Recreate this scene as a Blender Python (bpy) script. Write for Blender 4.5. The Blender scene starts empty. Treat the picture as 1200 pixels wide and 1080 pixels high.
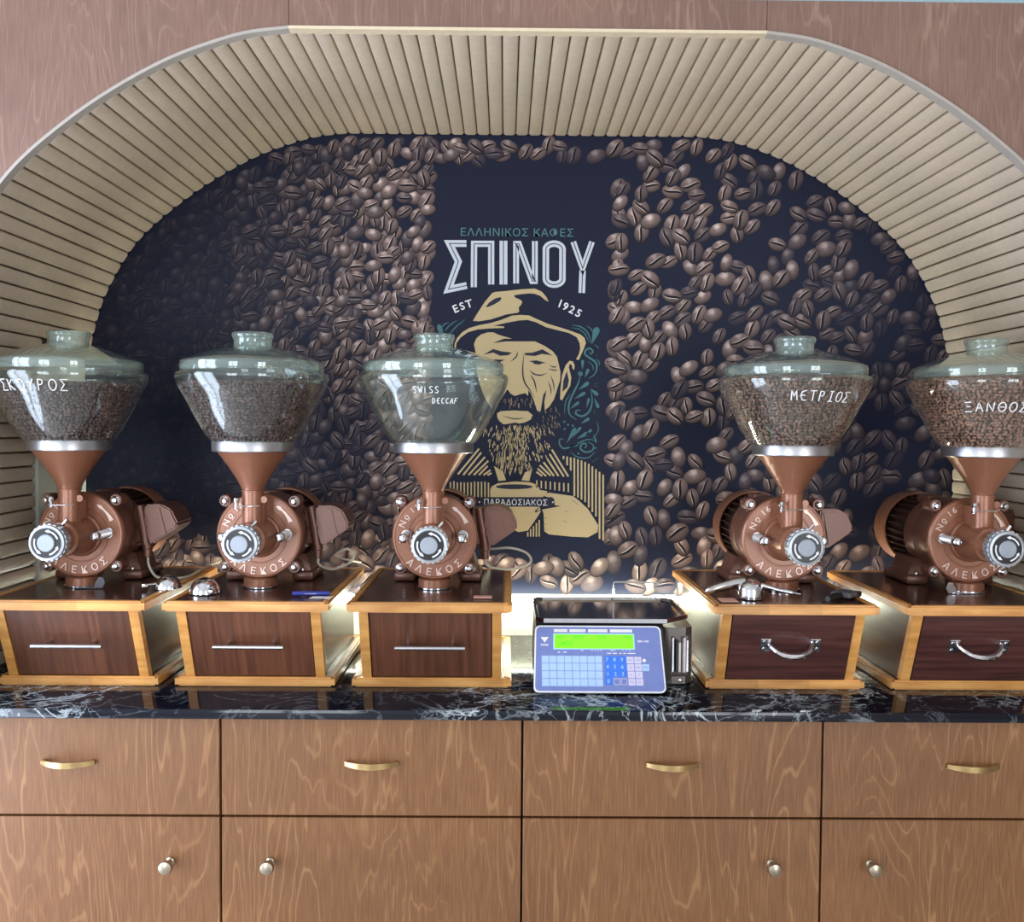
import bpy, bmesh, math, random
import numpy as np
from mathutils import Vector, Matrix
PI = math.pi
S = bpy.context.scene
COL = S.collection
random.seed(7)

# ------------------------------------------------------------------ camera
F_PX, PITCH, YAW, ROLL, ZC = 1100.0, .03567615, .00777835, .00750888, 1.465
_cy, _sy, _cp, _sp = math.cos(YAW), math.sin(YAW), math.cos(PITCH), math.sin(PITCH)
FWD = Vector((_sy*_cp, _cy*_cp, -_sp)); _r = Vector((_cy, -_sy, 0)); _u = _r.cross(FWD)
RGT = _r*math.cos(ROLL) + _u*math.sin(ROLL); UPV = -_r*math.sin(ROLL) + _u*math.cos(ROLL)
cam_d = bpy.data.cameras.new('camera'); cam = bpy.data.objects.new('camera', cam_d); COL.objects.link(cam)
cam_d.sensor_fit = 'HORIZONTAL'; cam_d.sensor_width = 36.0; cam_d.lens = 36.0*F_PX/1200.0
cam_d.clip_start = .05
m3 = Matrix((RGT, UPV, -FWD)).transposed()
cam.matrix_world = Matrix.Translation((0, 0, ZC)) @ m3.to_4x4()
S.camera = cam

def AT(px, py, Y):
    """photo pixel -> point on the vertical plane at depth Y"""
    d = FWD*F_PX + RGT*(px-600) - UPV*(py-540)
    t = Y/d.y
    return Vector((0, 0, ZC)) + d*t

# ------------------------------------------------------------------ world, lights, exposure
w = bpy.data.worlds.new('world'); S.world = w; w.use_nodes = True
bg = w.node_tree.nodes['Background']; bg.inputs[0].default_value = (.82, .88, 1.0, 1); bg.inputs[1].default_value = 1.0
def area(name, loc, target, sx, sy, power, color):
    l = bpy.data.lights.new(name, 'AREA'); l.shape = 'RECTANGLE'; l.size = sx; l.size_y = sy; l.energy = power; l.color = color
    o = bpy.data.objects.new(name, l); COL.objects.link(o); o.location = loc
    d = (Vector(target)-Vector(loc)).normalized(); o.rotation_euler = d.to_track_quat('-Z', 'Y').to_euler()
    return o
area('daylight_left', (-1.75, -2.30, 1.30), (-1.75, 2, 1.30), 1.15, 2.1, 58, (.86, .92, 1.0))
area('daylight_right', (1.85, -2.30, 1.30), (1.85, 2, 1.30), 1.15, 2.1, 55, (.92, .95, 1.0))
S.cycles.transparent_max_bounces = 40; S.cycles.max_bounces = 12
area('daylight_door', (-1.80, 1.22, 1.06), (1.0, 1.22, 1.06), .95, 2.08, 58, (.70, .79, 1.0))
VS = S.view_settings; VS.view_transform = 'Standard'; VS.look = 'None'; VS.exposure = 0.0; VS.gamma = 1.0; VS.use_curve_mapping = False

# ------------------------------------------------------------------ materials
def srgb(r, g, b):
    f = lambda c: (c/255/12.92 if c/255 <= .04045 else ((c/255+.055)/1.055)**2.4)
    return (f(r), f(g), f(b), 1)
def new_mat(name):
    m = bpy.data.materials.new(name); m.use_nodes = True
    nt = m.node_tree; b = nt.nodes['Principled BSDF']
    return m, nt, b
def N(nt, t, **kw):
    n = nt.nodes.new(t)
    for k, v in kw.items(): setattr(n, k, v)
    return n
def L(nt, a, b): nt.links.new(a, b)
def mathn(nt, op, a, b=None, c=None):
    n = N(nt, 'ShaderNodeMath', operation=op)
    for i, v in enumerate((a, b, c)):
        if v is None: continue
        if isinstance(v, (int, float)): n.inputs[i].default_value = v
        else: L(nt, v, n.inputs[i])
    return n.outputs[0]
def mapping(nt, scale, world=True, loc=(0, 0, 0)):
    mp = N(nt, 'ShaderNodeMapping'); mp.inputs['Scale'].default_value = scale; mp.inputs['Location'].default_value = loc
    src = N(nt, 'ShaderNodeNewGeometry').outputs['Position'] if world else N(nt, 'ShaderNodeTexCoord').outputs['Object']
    L(nt, src, mp.inputs['Vector']); return mp.outputs[0]
def noise(nt, vec, scale, detail=2, distortion=0, rough=.5):
    n = N(nt, 'ShaderNodeTexNoise'); n.inputs['Scale'].default_value = scale; n.inputs['Detail'].default_value = detail
    n.inputs['Distortion'].default_value = distortion; n.inputs['Roughness'].default_value = rough
    L(nt, vec, n.inputs['Vector']); return n.outputs['Fac']
def ramp(nt, fac, stops):
    n = N(nt, 'ShaderNodeValToRGB'); cr = n.color_ramp
    while len(cr.elements) < len(stops): cr.elements.new(.5)
    for e, (p, c) in zip(cr.elements, stops):
        e.position = p; e.color = c if len(c) == 4 else (*c, 1)
    L(nt, fac, n.inputs[0]); return n.outputs[0]
def mixc(nt, fac, a, b, blend='MIX'):
    n = N(nt, 'ShaderNodeMix', data_type='RGBA', blend_type=blend)
    for s, v in ((n.inputs[0], fac), (n.inputs[6], a), (n.inputs[7], b)):
        if isinstance(v, (int, float)): s.default_value = v
        elif isinstance(v, tuple): s.default_value = v
        else: L(nt, v, s)
    return n.outputs[2]
def bump(nt, b, h, strength=.2, dist=.001):
    n = N(nt, 'ShaderNodeBump'); n.inputs['Strength'].default_value = strength; n.inputs['Distance'].default_value = dist
    L(nt, h, n.inputs['Height']); L(nt, n.outputs[0], b.inputs['Normal'])
def plain(name, col, rough=.5, metal=0.0, coat=0.0, var=0.0, spec=None):
    m, nt, b = new_mat(name)
    b.inputs['Base Color'].default_value = col; b.inputs['Roughness'].default_value = rough; b.inputs['Metallic'].default_value = metal
    b.inputs['Coat Weight'].default_value = coat
    if spec is not None: b.inputs['Specular IOR Level'].default_value = spec
    n = noise(nt, mapping(nt, (1, 1, 1)), 60, 3)
    v = max(var, .04)
    lo = tuple(c*(1-v) for c in col[:3])+(1,); hi = tuple(min(1, c*(1+v)) for c in col[:3])+(1,)
    L(nt, ramp(nt, n, [(.3, lo), (.7, hi)]), b.inputs['Base Color'])
    return m
def plywood(name, dark, mid, light, rough=.38, seed=0.0):
    """flame-figured stained birch ply: contour lines of a stretched noise"""
    m, nt, b = new_mat(name)
    v = mapping(nt, (3.8, 1, .62), loc=(seed, 0, 0))
    n = noise(nt, v, 1.8, 4.5, .35, .42)
    f = mathn(nt, 'PINGPONG', mathn(nt, 'MULTIPLY', n, 21.0), .5)
    line = ramp(nt, f, [(0, (1, 1, 1)), (.035, (.8, .8, .8)), (.10, (.10, .10, .10)), (.5, (0, 0, 0))])
    msk = noise(nt, mapping(nt, (4, 1, 2.0), loc=(3+seed, 0, 1)), 1.6, 2)
    line = mathn(nt, 'MULTIPLY', line, mathn(nt, 'MULTIPLY_ADD', msk, 2.4, -.72))
    line = N(nt, 'ShaderNodeClamp').outputs[0] if False else mathn(nt, 'MAXIMUM', line, 0.0)
    pores = noise(nt, mapping(nt, (420, 1, 16)), 1.0, 3)
    base = ramp(nt, pores, [(.2, dark), (.5, mid), (.9, tuple(.5*(mid[i]+light[i]) for i in range(3))+(1,))])
    cloud = noise(nt, mapping(nt, (1, 1, 1)), 3.2, 3)
    base = mixc(nt, 1.0, base, ramp(nt, cloud, [(.3, (.86, .84, .84)), (.7, (1.08, 1.06, 1.05))]), 'MULTIPLY')
    col = mixc(nt, mathn(nt, 'MULTIPLY', line, .75), base, light)
    L(nt, col, b.inputs['Base Color']); b.inputs['Roughness'].default_value = rough
    bump(nt, b, pores, .06, .0005)
    return m
def veneer(name, dark, light, scale, rough=.4, planks=None):
    m, nt, b = new_mat(name)
    g = noise(nt, mapping(nt, scale), 1.0, 4)
    col = ramp(nt, g, [(.3, dark), (.72, light)])
    if planks:
        bl = N(nt, 'ShaderNodeTexWhiteNoise', noise_dimensions='1D')
        sx = N(nt, 'ShaderNodeSeparateXYZ'); L(nt, N(nt, 'ShaderNodeNewGeometry').outputs['Position'], sx.inputs[0])
        L(nt, mathn(nt, 'FLOOR', mathn(nt, 'MULTIPLY', sx.outputs[planks[0]], planks[1])), bl.inputs['W'])
        col = mixc(nt, 1.0, col, ramp(nt, bl.outputs[0], [(0, (.78, .76, .74)), (1, (1.16, 1.12, 1.08))]), 'MULTIPLY')
    L(nt, col, b.inputs['Base Color']); b.inputs['Roughness'].default_value = rough
    bump(nt, b, g, .05, .0004)
    return m
def attr_mat(name, rough, attr='Col', spec=.3):
    m, nt, b = new_mat(name)
    a = N(nt, 'ShaderNodeAttribute', attribute_name=attr)
    L(nt, a.outputs['Color'], b.inputs['Base Color']); b.inputs['Roughness'].default_value = rough
    b.inputs['Specular IOR Level'].default_value = spec
    return m
def glass(name, tint, haze=.03, boost=1.0):
    m, nt, b = new_mat(name); out = nt.nodes['Material Output']
    nt.nodes.remove(b)
    tr = N(nt, 'ShaderNodeBsdfTransparent'); tr.inputs[0].default_value = (*tint, 1)
    gl = N(nt, 'ShaderNodeBsdfGlossy'); gl.inputs['Roughness'].default_value = .025; gl.inputs[0].default_value = (.95, 1, .98, 1)
    df = N(nt, 'ShaderNodeBsdfDiffuse'); df.inputs[0].default_value = (.55, .68, .62, 1)
    lw = N(nt, 'ShaderNodeLayerWeight'); lw.inputs[0].default_value = .5
    frs = mathn(nt, 'MULTIPLY_ADD', mathn(nt, 'POWER', lw.outputs['Facing'], 3.4), .85, .038)   # same from either side of the wall
    mx0 = N(nt, 'ShaderNodeMixShader'); mx0.inputs[0].default_value = haze
    L(nt, tr.outputs[0], mx0.inputs[1]); L(nt, df.outputs[0], mx0.inputs[2])
    mx = N(nt, 'ShaderNodeMixShader'); L(nt, mathn(nt, 'MINIMUM', mathn(nt, 'MULTIPLY', frs, boost), 1.0), mx.inputs[0])
    L(nt, mx0.outputs[0], mx.inputs[1]); L(nt, gl.outputs[0], mx.inputs[2]); L(nt, mx.outputs[0], out.inputs[0])
    return m
def emit(name, col, strength):
    m, nt, b = new_mat(name)
    b.inputs['Base Color'].default_value = col
    b.inputs['Emission Color'].default_value = col; b.inputs['Emission Strength'].default_value = strength
    return m
def marble_mat():
    m, nt, b = new_mat('black_marble')
    v = mapping(nt, (1, 1.0, 1.2))
    n1 = noise(nt, v, 5.5, 5, 1.6, .6)
    n2 = noise(nt, mapping(nt, (1, 1.4, 1), loc=(5, 2, 1)), 13, 4, 1.2, .6)
    v1 = ramp(nt, mathn(nt, 'ABSOLUTE', mathn(nt, 'SUBTRACT', n1, .5)), [(0, (1, 1, 1)), (.008, (.6, .6, .6)), (.022, (0, 0, 0))])
    v2 = ramp(nt, mathn(nt, 'ABSOLUTE', mathn(nt, 'SUBTRACT', n2, .5)), [(0, (.8, .8, .8)), (.012, (.2, .2, .2)), (.02, (0, 0, 0))])
    msk = ramp(nt, noise(nt, mapping(nt, (1, .6, .6), loc=(2.3, 0, 0)), 3.0, 2), [(.53, (0, 0, 0)), (.66, (1, 1, 1))])
    vv = mathn(nt, 'MAXIMUM', mathn(nt, 'MULTIPLY', v1, mathn(nt, 'MULTIPLY_ADD', msk, .88, .12)), mathn(nt, 'MULTIPLY', v2, msk))
    L(nt, mixc(nt, vv, (.0045, .006, .012, 1), (.50, .56, .58, 1)), b.inputs['Base Color'])
    b.inputs['Roughness'].default_value = .06; b.inputs['IOR'].default_value = 1.45
    return m
def hammered(name, col, rough, metal):
    m, nt, b = new_mat(name)
    v = mapping(nt, (1, 1, 1), world=False)
    n = noise(nt, v, 420, 2); c = noise(nt, v, 900, 1)
    L(nt, ramp(nt, c, [(.3, tuple(x*.72 for x in col[:3])), (.7, tuple(min(1, x*1.25) for x in col[:3]))]), b.inputs['Base Color'])
    b.inputs['Metallic'].default_value = metal; b.inputs['Roughness'].default_value = rough
    b.inputs['Coat Weight'].default_value = .35; b.inputs['Coat Roughness'].default_value = .22
    bump(nt, b, n, .18, .0006)
    return m

M = {}
M['ply_wall'] = plywood('plywood_wall', srgb(118, 90, 78), srgb(135, 105, 91), srgb(170, 140, 122), .42, 4.0)
M['ply_cab'] = plywood('plywood_cabinet', srgb(106, 69, 40), srgb(126, 85, 50), srgb(174, 130, 86), .42, 0.0)
M['cab_dark'] = plain('cabinet_carcass', srgb(24, 20, 20), .6)
M['slat'] = plain('slat_paint', srgb(207, 190, 168), .5, var=.03)
M['slat_back'] = plain('slat_backing', srgb(60, 52, 42), .7)
M['trim_cream'] = plain('trim_cream', srgb(226, 208, 176), .5)
M['trim_grey'] = plain('trim_grey', srgb(176, 168, 158), .5)
M['white'] = plain('white_paint', srgb(226, 230, 220), .5)
M['blue_wall'] = plain('blue_wall', srgb(150, 180, 190), .6)
M['ceiling'] = plain('ceiling_paint', srgb(215, 213, 208), .7)
M['floor'] = plain('floor_tile', srgb(196, 188, 178), .35, var=.06)
M['blocker_wall'] = plain('blocker_wall', srgb(140, 128, 120), .7)  # for the unseen wall that blocks ambient light
M['marble'] = marble_mat()
M['copper'] = hammered('hammered_copper', srgb(150, 99, 73), .36, .32)
M['copper_lo'] = hammered('motor_brown', srgb(114, 73, 57), .38, .32)
M['fin_dark'] = plain('fin_dark', srgb(62, 38, 32), .45, .3)
M['letter'] = plain('highlit_letters', srgb(222, 196, 182), .35, .5)  # letters share the head's paint; their pale highlights are put into this colour
M['chrome'] = plain('chrome', (.80, .81, .83, 1), .12, 1.0)
M['alu'] = plain('brushed_aluminium', (.62, .62, .63, 1), .25, 1.0)
M['knob_alu'] = plain('knob_metal', (.56, .60, .63, 1), .42, .85)
M['cap_metal'] = plain('cap_metal', (.36, .40, .44, 1), .6, .6)
M['collar'] = plain('collar_metal', (.50, .50, .51, 1), .36, 1.0)
M['black'] = plain('black_plastic', srgb(18, 18, 22), .35)
M['white_ink'] = plain('white_ink', srgb(240, 240, 240), .6)
M['walnut'] = veneer('walnut_veneer', srgb(84, 50, 36), srgb(118, 76, 54), (90, 8, 4), .35, ('X', 14.0))
M['walnut_top'] = veneer('walnut_top', srgb(58, 36, 30), srgb(84, 52, 42), (60, 6, 6), .22)
M['wenge'] = veneer('wenge_veneer', srgb(62, 36, 34), srgb(96, 58, 52), (5, 8, 110), .30)
M['oak'] = veneer('oak_edging', srgb(196, 134, 66), srgb(230, 174, 100), (10, 22, 60), .34, ('X', 9.0))
M['brass'] = plain('antique_brass', (.52, .37, .17, 1), .34, 1.0, var=.1)
M['nickel'] = plain('antique_nickel', (.46, .40, .30, 1), .34, 1.0, var=.1)
M['print'] = attr_mat('mural_print', .5, spec=.16)
M['bean'] = attr_mat('roasted_bean', .42, spec=.45)
M['bean_core'] = plain('bean_shadow', srgb(30, 20, 16), .8)
M['glass'] = glass('hopper_glass', (.978, .993, .986), .012, 1.2)
M['glass_lid'] = glass('lid_glass', (.965, .99, .977), .115, 1.45)
M['cable'] = plain('cable_sheath', srgb(206, 200, 184), .45)
M['led'] = emit('led_diffuser', (.98, 1.0, .80, 1), 58.0)
M['screen'] = emit('green_screen', (.16, .95, .01, 1), .85)
M['scale_face'] = plain('scale_face', srgb(118, 132, 190), .4)
M['scale_body'] = plain('scale_body', srgb(40, 39, 40), .35)
M['scale_grey'] = plain('scale_grey', srgb(104, 98, 92), .3, .5)
M['key_light'] = plain('key_light', srgb(178, 206, 246), .4)
M['key_grid'] = plain('key_grid_lines', srgb(128, 156, 208), .4)
M['key_blue'] = plain('key_blue', srgb(58, 124, 232), .4)
M['key_pink'] = plain('key_pink', srgb(214, 208, 232), .4)
M['lcd_ink'] = plain('lcd_ink', srgb(70, 150, 20), .5)
M['mirror'] = plain('polished_steel', (.62, .60, .58, 1), .10, 1.0)
M['blue_plastic'] = plain('blue_plastic', srgb(52, 62, 150), .35)
M['paper_pink'] = plain('card_pink', srgb(214, 160, 140), .6)
M['paper'] = plain('paper_white', srgb(236, 228, 226), .6)
M['grey_plastic'] = plain('grey_plastic', srgb(92, 92, 96), .4)
M['led_alu'] = plain('led_channel', (.8, .8, .8, 1), .35, .8)

# ------------------------------------------------------------------ mesh helpers
class MB:
    def __init__(s): s.v = []; s.f = []; s.c = []
    def add(s, vs, fs, mat=None, col=None):
        o = len(s.v)
        s.v += [tuple(mat @ Vector(p)) for p in vs] if mat is not None else [tuple(p) for p in vs]
        s.f += [tuple(i+o for i in f) for f in fs]
        if col is not None: s.c += ([col]*len(vs) if isinstance(col, tuple) else list(col))
        return s
    def box(s, x0, x1, y0, y1, z0, z1, bev=0.0, seg=1, mat=None):
        if bev <= 0:
            v = [(x, y, z) for z in (z0, z1) for y in (y0, y1) for x in (x0, x1)]
            return s.add(v, [(0, 2, 3, 1), (4, 5, 7, 6), (0, 1, 5, 4), (2, 6, 7, 3), (0, 4, 6, 2), (1, 3, 7, 5)], mat)
        bm = bmesh.new(); bmesh.ops.create_cube(bm, size=1)
        for v in bm.verts: v.co = ((x0+x1)/2+v.co.x*(x1-x0), (y0+y1)/2+v.co.y*(y1-y0), (z0+z1)/2+v.co.z*(z1-z0))
        bmesh.ops.bevel(bm, geom=bm.edges[:], offset=bev, segments=seg, affect='EDGES', profile=.5)
        return s.bm(bm, mat)
    def bm(s, bm, mat=None):
        bm.verts.index_update()
        s.add([v.co.copy() for v in bm.verts], [tuple(v.index for v in f.verts) for f in bm.faces], mat); bm.free(); return s
    def lathe(s, prof, seg=32, mat=None):
        """profile (r, z) about local Z; ends with r>0 are capped"""
        vs, fs, rings = [], [], []
        for r, z in prof:
            if r < 1e-6: rings.append([len(vs)]); vs.append((0, 0, z))
            else:
                rings.append(list(range(len(vs), len(vs)+seg)))
                vs += [(r*math.cos(2*PI*k/seg), r*math.sin(2*PI*k/seg), z) for k in range(seg)]
        for a, b in zip(rings, rings[1:]):
            for k in range(seg):
                k2 = (k+1) % seg
                if len(a) == 1 and len(b) == 1: continue
                if len(a) == 1: fs.append((a[0], b[k2], b[k]))
                elif len(b) == 1: fs.append((a[k], a[k2], b[0]))
                else: fs.append((a[k], a[k2], b[k2], b[k]))
        if len(rings[0]) > 1 and rings[0] is not None and prof[0] != prof[-1]: fs.append(tuple(reversed(rings[0])))
        if len(rings[-1]) > 1 and prof[0] != prof[-1]: fs.append(tuple(rings[-1]))
        return s.add(vs, fs, mat)
    def tube(s, pts, r, seg=8, closed=False, mat=None):
        P = [Vector(p) for p in pts]; n = len(P); R = r if isinstance(r, (list, tuple)) else [r]*n
        vs, fs = [], []; ref = None
        for i, p in enumerate(P):
            t = (P[(i+1) % n]-P[i-1]) if closed else (P[min(i+1, n-1)]-P[max(i-1, 0)])
            t.normalize()
            if ref is None: ref = Vector((0, 0, 1)) if abs(t.z) < .9 else Vector((1, 0, 0))
            a = t.cross(ref)
            if a.length < 1e-4: a = t.cross(Vector((.3, 1, .2)))
            a.normalize(); b = t.cross(a).normalized(); ref = -b if False else a.cross(t)
            vs += [p + (a*math.cos(2*PI*k/seg)+b*math.sin(2*PI*k/seg))*R[i] for k in range(seg)]
        m = n if closed else n-1
        for i in range(m):
            j = (i+1) % n
            for k in range(seg):
                k2 = (k+1) % seg; fs.append((i*seg+k, i*seg+k2, j*seg+k2, j*seg+k))
        if not closed: fs += [tuple(range(seg))[::-1], tuple((n-1)*seg+k for k in range(seg))]
        return s.add(vs, fs, mat)
    def prism(s, poly, a0, a1, axis='Y', mat=None):
        """extrude a 2D polygon; axis Y: poly is (x,z); Z: (x,y); X: (y,z)"""
        def P(p, a): return {'Y': (p[0], a, p[1]), 'Z': (p[0], p[1], a), 'X': (a, p[0], p[1])}[axis]
        n = len(poly); vs = [P(p, a0) for p in poly]+[P(p, a1) for p in poly]
        fs = [tuple(range(n)), tuple(range(2*n-1, n-1, -1))]+[(i, (i+1) % n+0, (i+1) % n+n, i+n) for i in range(n)]
        return s.add(vs, fs, mat)
    def build(s, name, mat, parent=None, loc=None, sharp=35, smooth=True):
        me = bpy.data.meshes.new(name); me.from_pydata(s.v, [], s.f); me.validate(); me.update()
        if s.c:
            ca = me.color_attributes.new('Col', 'FLOAT_COLOR', 'POINT')
            ca.data.foreach_set('color', np.array(s.c, dtype=np.float32).ravel())
        bm = bmesh.new(); bm.from_mesh(me); bmesh.ops.recalc_face_normals(bm, faces=bm.faces[:]); bm.to_mesh(me); bm.free()
        if smooth:
            me.polygons.foreach_set('use_smooth', [True]*len(me.polygons)); me.set_sharp_from_angle(angle=math.radians(sharp))
        me.materials.append(M[mat])
        return link(name, me, parent, loc)
def link(name, me, parent=None, loc=None):
    o = bpy.data.objects.new(name, me); COL.objects.link(o)
    if parent is not None: o.parent = parent
    if loc is not None: o.location = loc
    return o
def tag(o, label, cat=None, group=None, kind=None):
    o['label'] = label
    if cat: o['category'] = cat
    if group: o['group'] = group
    if kind: o['kind'] = kind
    return o
def struct(o): o['kind'] = 'structure'; return o
def empty(name, loc): return link(name, None, None, loc)
def copy_tree(o, parent=None):
    c = o.copy(); COL.objects.link(c); c.parent = parent
    for ch in list(o.children): copy_tree(ch, c)
    return c
FRONT = Matrix.Rotation(PI/2, 4, 'X')      # lathe axis +Z -> -Y (towards the camera)
def T(x, y, z): return Matrix.Translation((x, y, z))
_glyph = {}
def glyph(txt, bold=0.0, extrude=0.0, spacing=1.0):
    k = (txt, bold, extrude, spacing)
    if k not in _glyph:
        cu = bpy.data.curves.new('glyph', 'FONT'); cu.body = txt; cu.size = 1; cu.offset = bold; cu.extrude = extrude
        cu.align_x = 'CENTER'; cu.space_character = spacing; cu.resolution_u = 3
        ob = bpy.data.objects.new('glyph', cu); COL.objects.link(ob)
        dg = bpy.context.evaluated_depsgraph_get(); me = bpy.data.meshes.new_from_object(ob.evaluated_get(dg))
        vs = [v.co.copy() for v in me.vertices]; fs = [tuple(p.vertices) for p in me.polygons]
        bpy.data.objects.remove(ob); bpy.data.curves.remove(cu); bpy.data.meshes.remove(me)
        _glyph[k] = (vs, fs)
    return _glyph[k]
def smooth_curve(pts, n=8, closed=False):
    P = [np.array(p, float) for p in pts]; out = []; m = len(P)
    for i in range(m if closed else m-1):
        p0 = P[i-1] if (i > 0 or closed) else 2*P[0]-P[1]
        p1, p2 = P[i], P[(i+1) % m]
        p3 = P[(i+2) % m] if (i+2 < m or closed) else 2*P[-1]-P[-2]
        for k in range(n):
            t = k/n
            out.append(tuple(.5*((2*p1)+(-p0+p2)*t+(2*p0-5*p1+4*p2-p3)*t*t+(-p0+3*p1-3*p2+p3)*t**3)))
    if not closed: out.append(tuple(P[-1]))
    return out

# ------------------------------------------------------------------ setting
YF, YB, ZT, CX = 1.874, 2.539, 2.242, .040            # front wall plane, back wall plane, arch crown, arch centre
WT = .900                                             # worktop height
half = [(.47, 0), (.557, .012), (.642, .038), (.70, .061), (.756, .089), (.813, .122), (.868, .158), (.92, .197), (.97, .238),
        (1.013, .28), (1.05, .327), (1.083, .382), (1.118, .455), (1.147, .56), (1.165, .68), (1.172, .82)]
half = smooth_curve(half, 5)
right = [(0, 0)] + half + [(1.172, 1.342)]
def arclen(pl):
    L_ = [0]
    for a, b in zip(pl, pl[1:]): L_.append(L_[-1]+math.hypot(b[0]-a[0], b[1]-a[1]))
    return L_
RL = arclen(right)
def on_arch(s):
    sg = 1 if s >= 0 else -1; s = abs(s)
    for i in range(len(RL)-1):
        if RL[i+1] >= s or i == len(RL)-2:
            t = (s-RL[i])/(RL[i+1]-RL[i]); a, b = right[i], right[i+1]
            # tangent smoothed over neighbours
            tx, tz = (b[0]-a[0]), -(b[1]-a[1]); l = math.hypot(tx, tz); tx /= l; tz /= l
            x = a[0]+(b[0]-a[0])*t; d = a[1]+(b[1]-a[1])*t
            return (CX+sg*x, ZT-d, sg*tz*-1 if False else tx*1.0, sg*-tz if False else tz*sg)
def arch_offset(d):
    """closed-off arch outline (left foot -> crown -> right foot) pushed outwards by d"""
    pts = [(-x, z) for x, z in reversed(right[1:])] + right
    out = []
    for i, p in enumerate(pts):
        a = pts[max(i-1, 0)]; b = pts[min(i+1, len(pts)-1)]
        tx, tz = b[0]-a[0], -(b[1]-a[1]); l = math.hypot(tx, tz)
        nx, nz = -tz/l, tx/l
        out.append((CX+p[0]+nx*d, ZT-p[1]+nz*d))
    out[0] = (out[0][0], WT); out[-1] = (out[-1][0], WT)
    return out
TOPZ = 2.3085
# worktop-level structure
struct(MB().box(-3, 3, -2.4, 2.6, -.02, 0).build('floor', 'floor'))
struct(MB().box(-3, 3, -2.4, 1.9, 2.75, 2.77).build('ceiling', 'ceiling'))
struct(MB().box(2.6, 2.62, -2.4, 1.9, 0, 2.75).build('wall_right_blocker', 'blocker_wall'))  # unseen wall, added to block ambient light and darken the left reveal
struct(MB().box(-1.75, 1.8, YF, YF+.02, TOPZ, 2.75).build('wall_upper', 'blue_wall'))
wb = struct(MB().box(-1.30, 1.36, YB, YB+.02, WT, 2.36).build('wall_back', 'white'))
def frame(name, bars):
    mb = MB()
    for b_ in bars: mb.box(*b_, .004)
    return struct(mb.build(name, 'white'))
for nm, xc in (('window_1', -1.75), ('window_2', 1.85)):
    frame(nm, [(xc-.65, xc-.58, -2.29, -2.22, .2, 2.40), (xc+.58, xc+.65, -2.29, -2.22, .2, 2.40), (xc-.65, xc+.65, -2.29, -2.22, .18, .25), (xc-.65, xc+.65, -2.29, -2.22, 2.35, 2.42), (xc-.03, xc+.03, -2.28, -2.23, .25, 2.35)])
frame('door_1', [(-1.79, -1.73, .66, .74, 0, 2.18), (-1.79, -1.73, 1.70, 1.78, 0, 2.18), (-1.79, -1.73, .74, 1.70, 2.10, 2.18), (-1.78, -1.74, 1.30, 1.34, .02, 2.10)])
# front wall: dark backing behind three plywood sheets that leave the arch open
g = .0006
def sheet(which, off, y0, y1):
    A = arch_offset(off); xl, xr = CX-.47, CX+.47
    if which == 'L':
        poly = [(-1.75, WT)] + [p for p in A if p[0] < xl-1e-4] + [(xl-g, ZT+off), (xl-g, TOPZ), (-1.75, TOPZ)]
    elif which == 'R':
        poly = [(xr+g, TOPZ), (xr+g, ZT+off)] + [p for p in A if p[0] > xr+1e-4] + [(1.8, WT), (1.8, TOPZ)]
    else: poly = [(xl+g, ZT+off), (xr-g, ZT+off), (xr-g, TOPZ), (xl+g, TOPZ)]
    return MB().prism(poly, y0, y1, 'Y')
wf = MB()
for k in 'LCR': wf.f += [tuple(i+len(wf.v) for i in f) for f in sheet(k, .034, YF+.018, YF+.028).f]; wf.v += sheet(k, .034, YF+.018, YF+.028).v
wf = struct(wf.build('wall_front', 'cab_dark', smooth=False))
for k in 'LCR': sheet(k, .0065, YF, YF+.018).build('panel', 'ply_wall', wf, smooth=False)
# pale edging strip around the opening, three lengths
A0, A1 = arch_offset(.0005), arch_offset(.0065)
def trim_run(cond, mat, name):
    idx = [i for i in range(len(A0)) if cond(A0[i][0])]
    poly = [A0[i] for i in idx] + [A1[i] for i in reversed(idx)]
    return struct(MB().prism(poly, YF-.003, YF+.02, 'Y').build(name, mat, smooth=False))
trim_run(lambda x: abs(x-CX) <= .4702, 'trim_cream', 'trim_1')
trim_run(lambda x: x-CX <= -.4698, 'trim_grey', 'trim_2')
trim_run(lambda x: x-CX >= .4698, 'trim_grey', 'trim_3')
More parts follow.
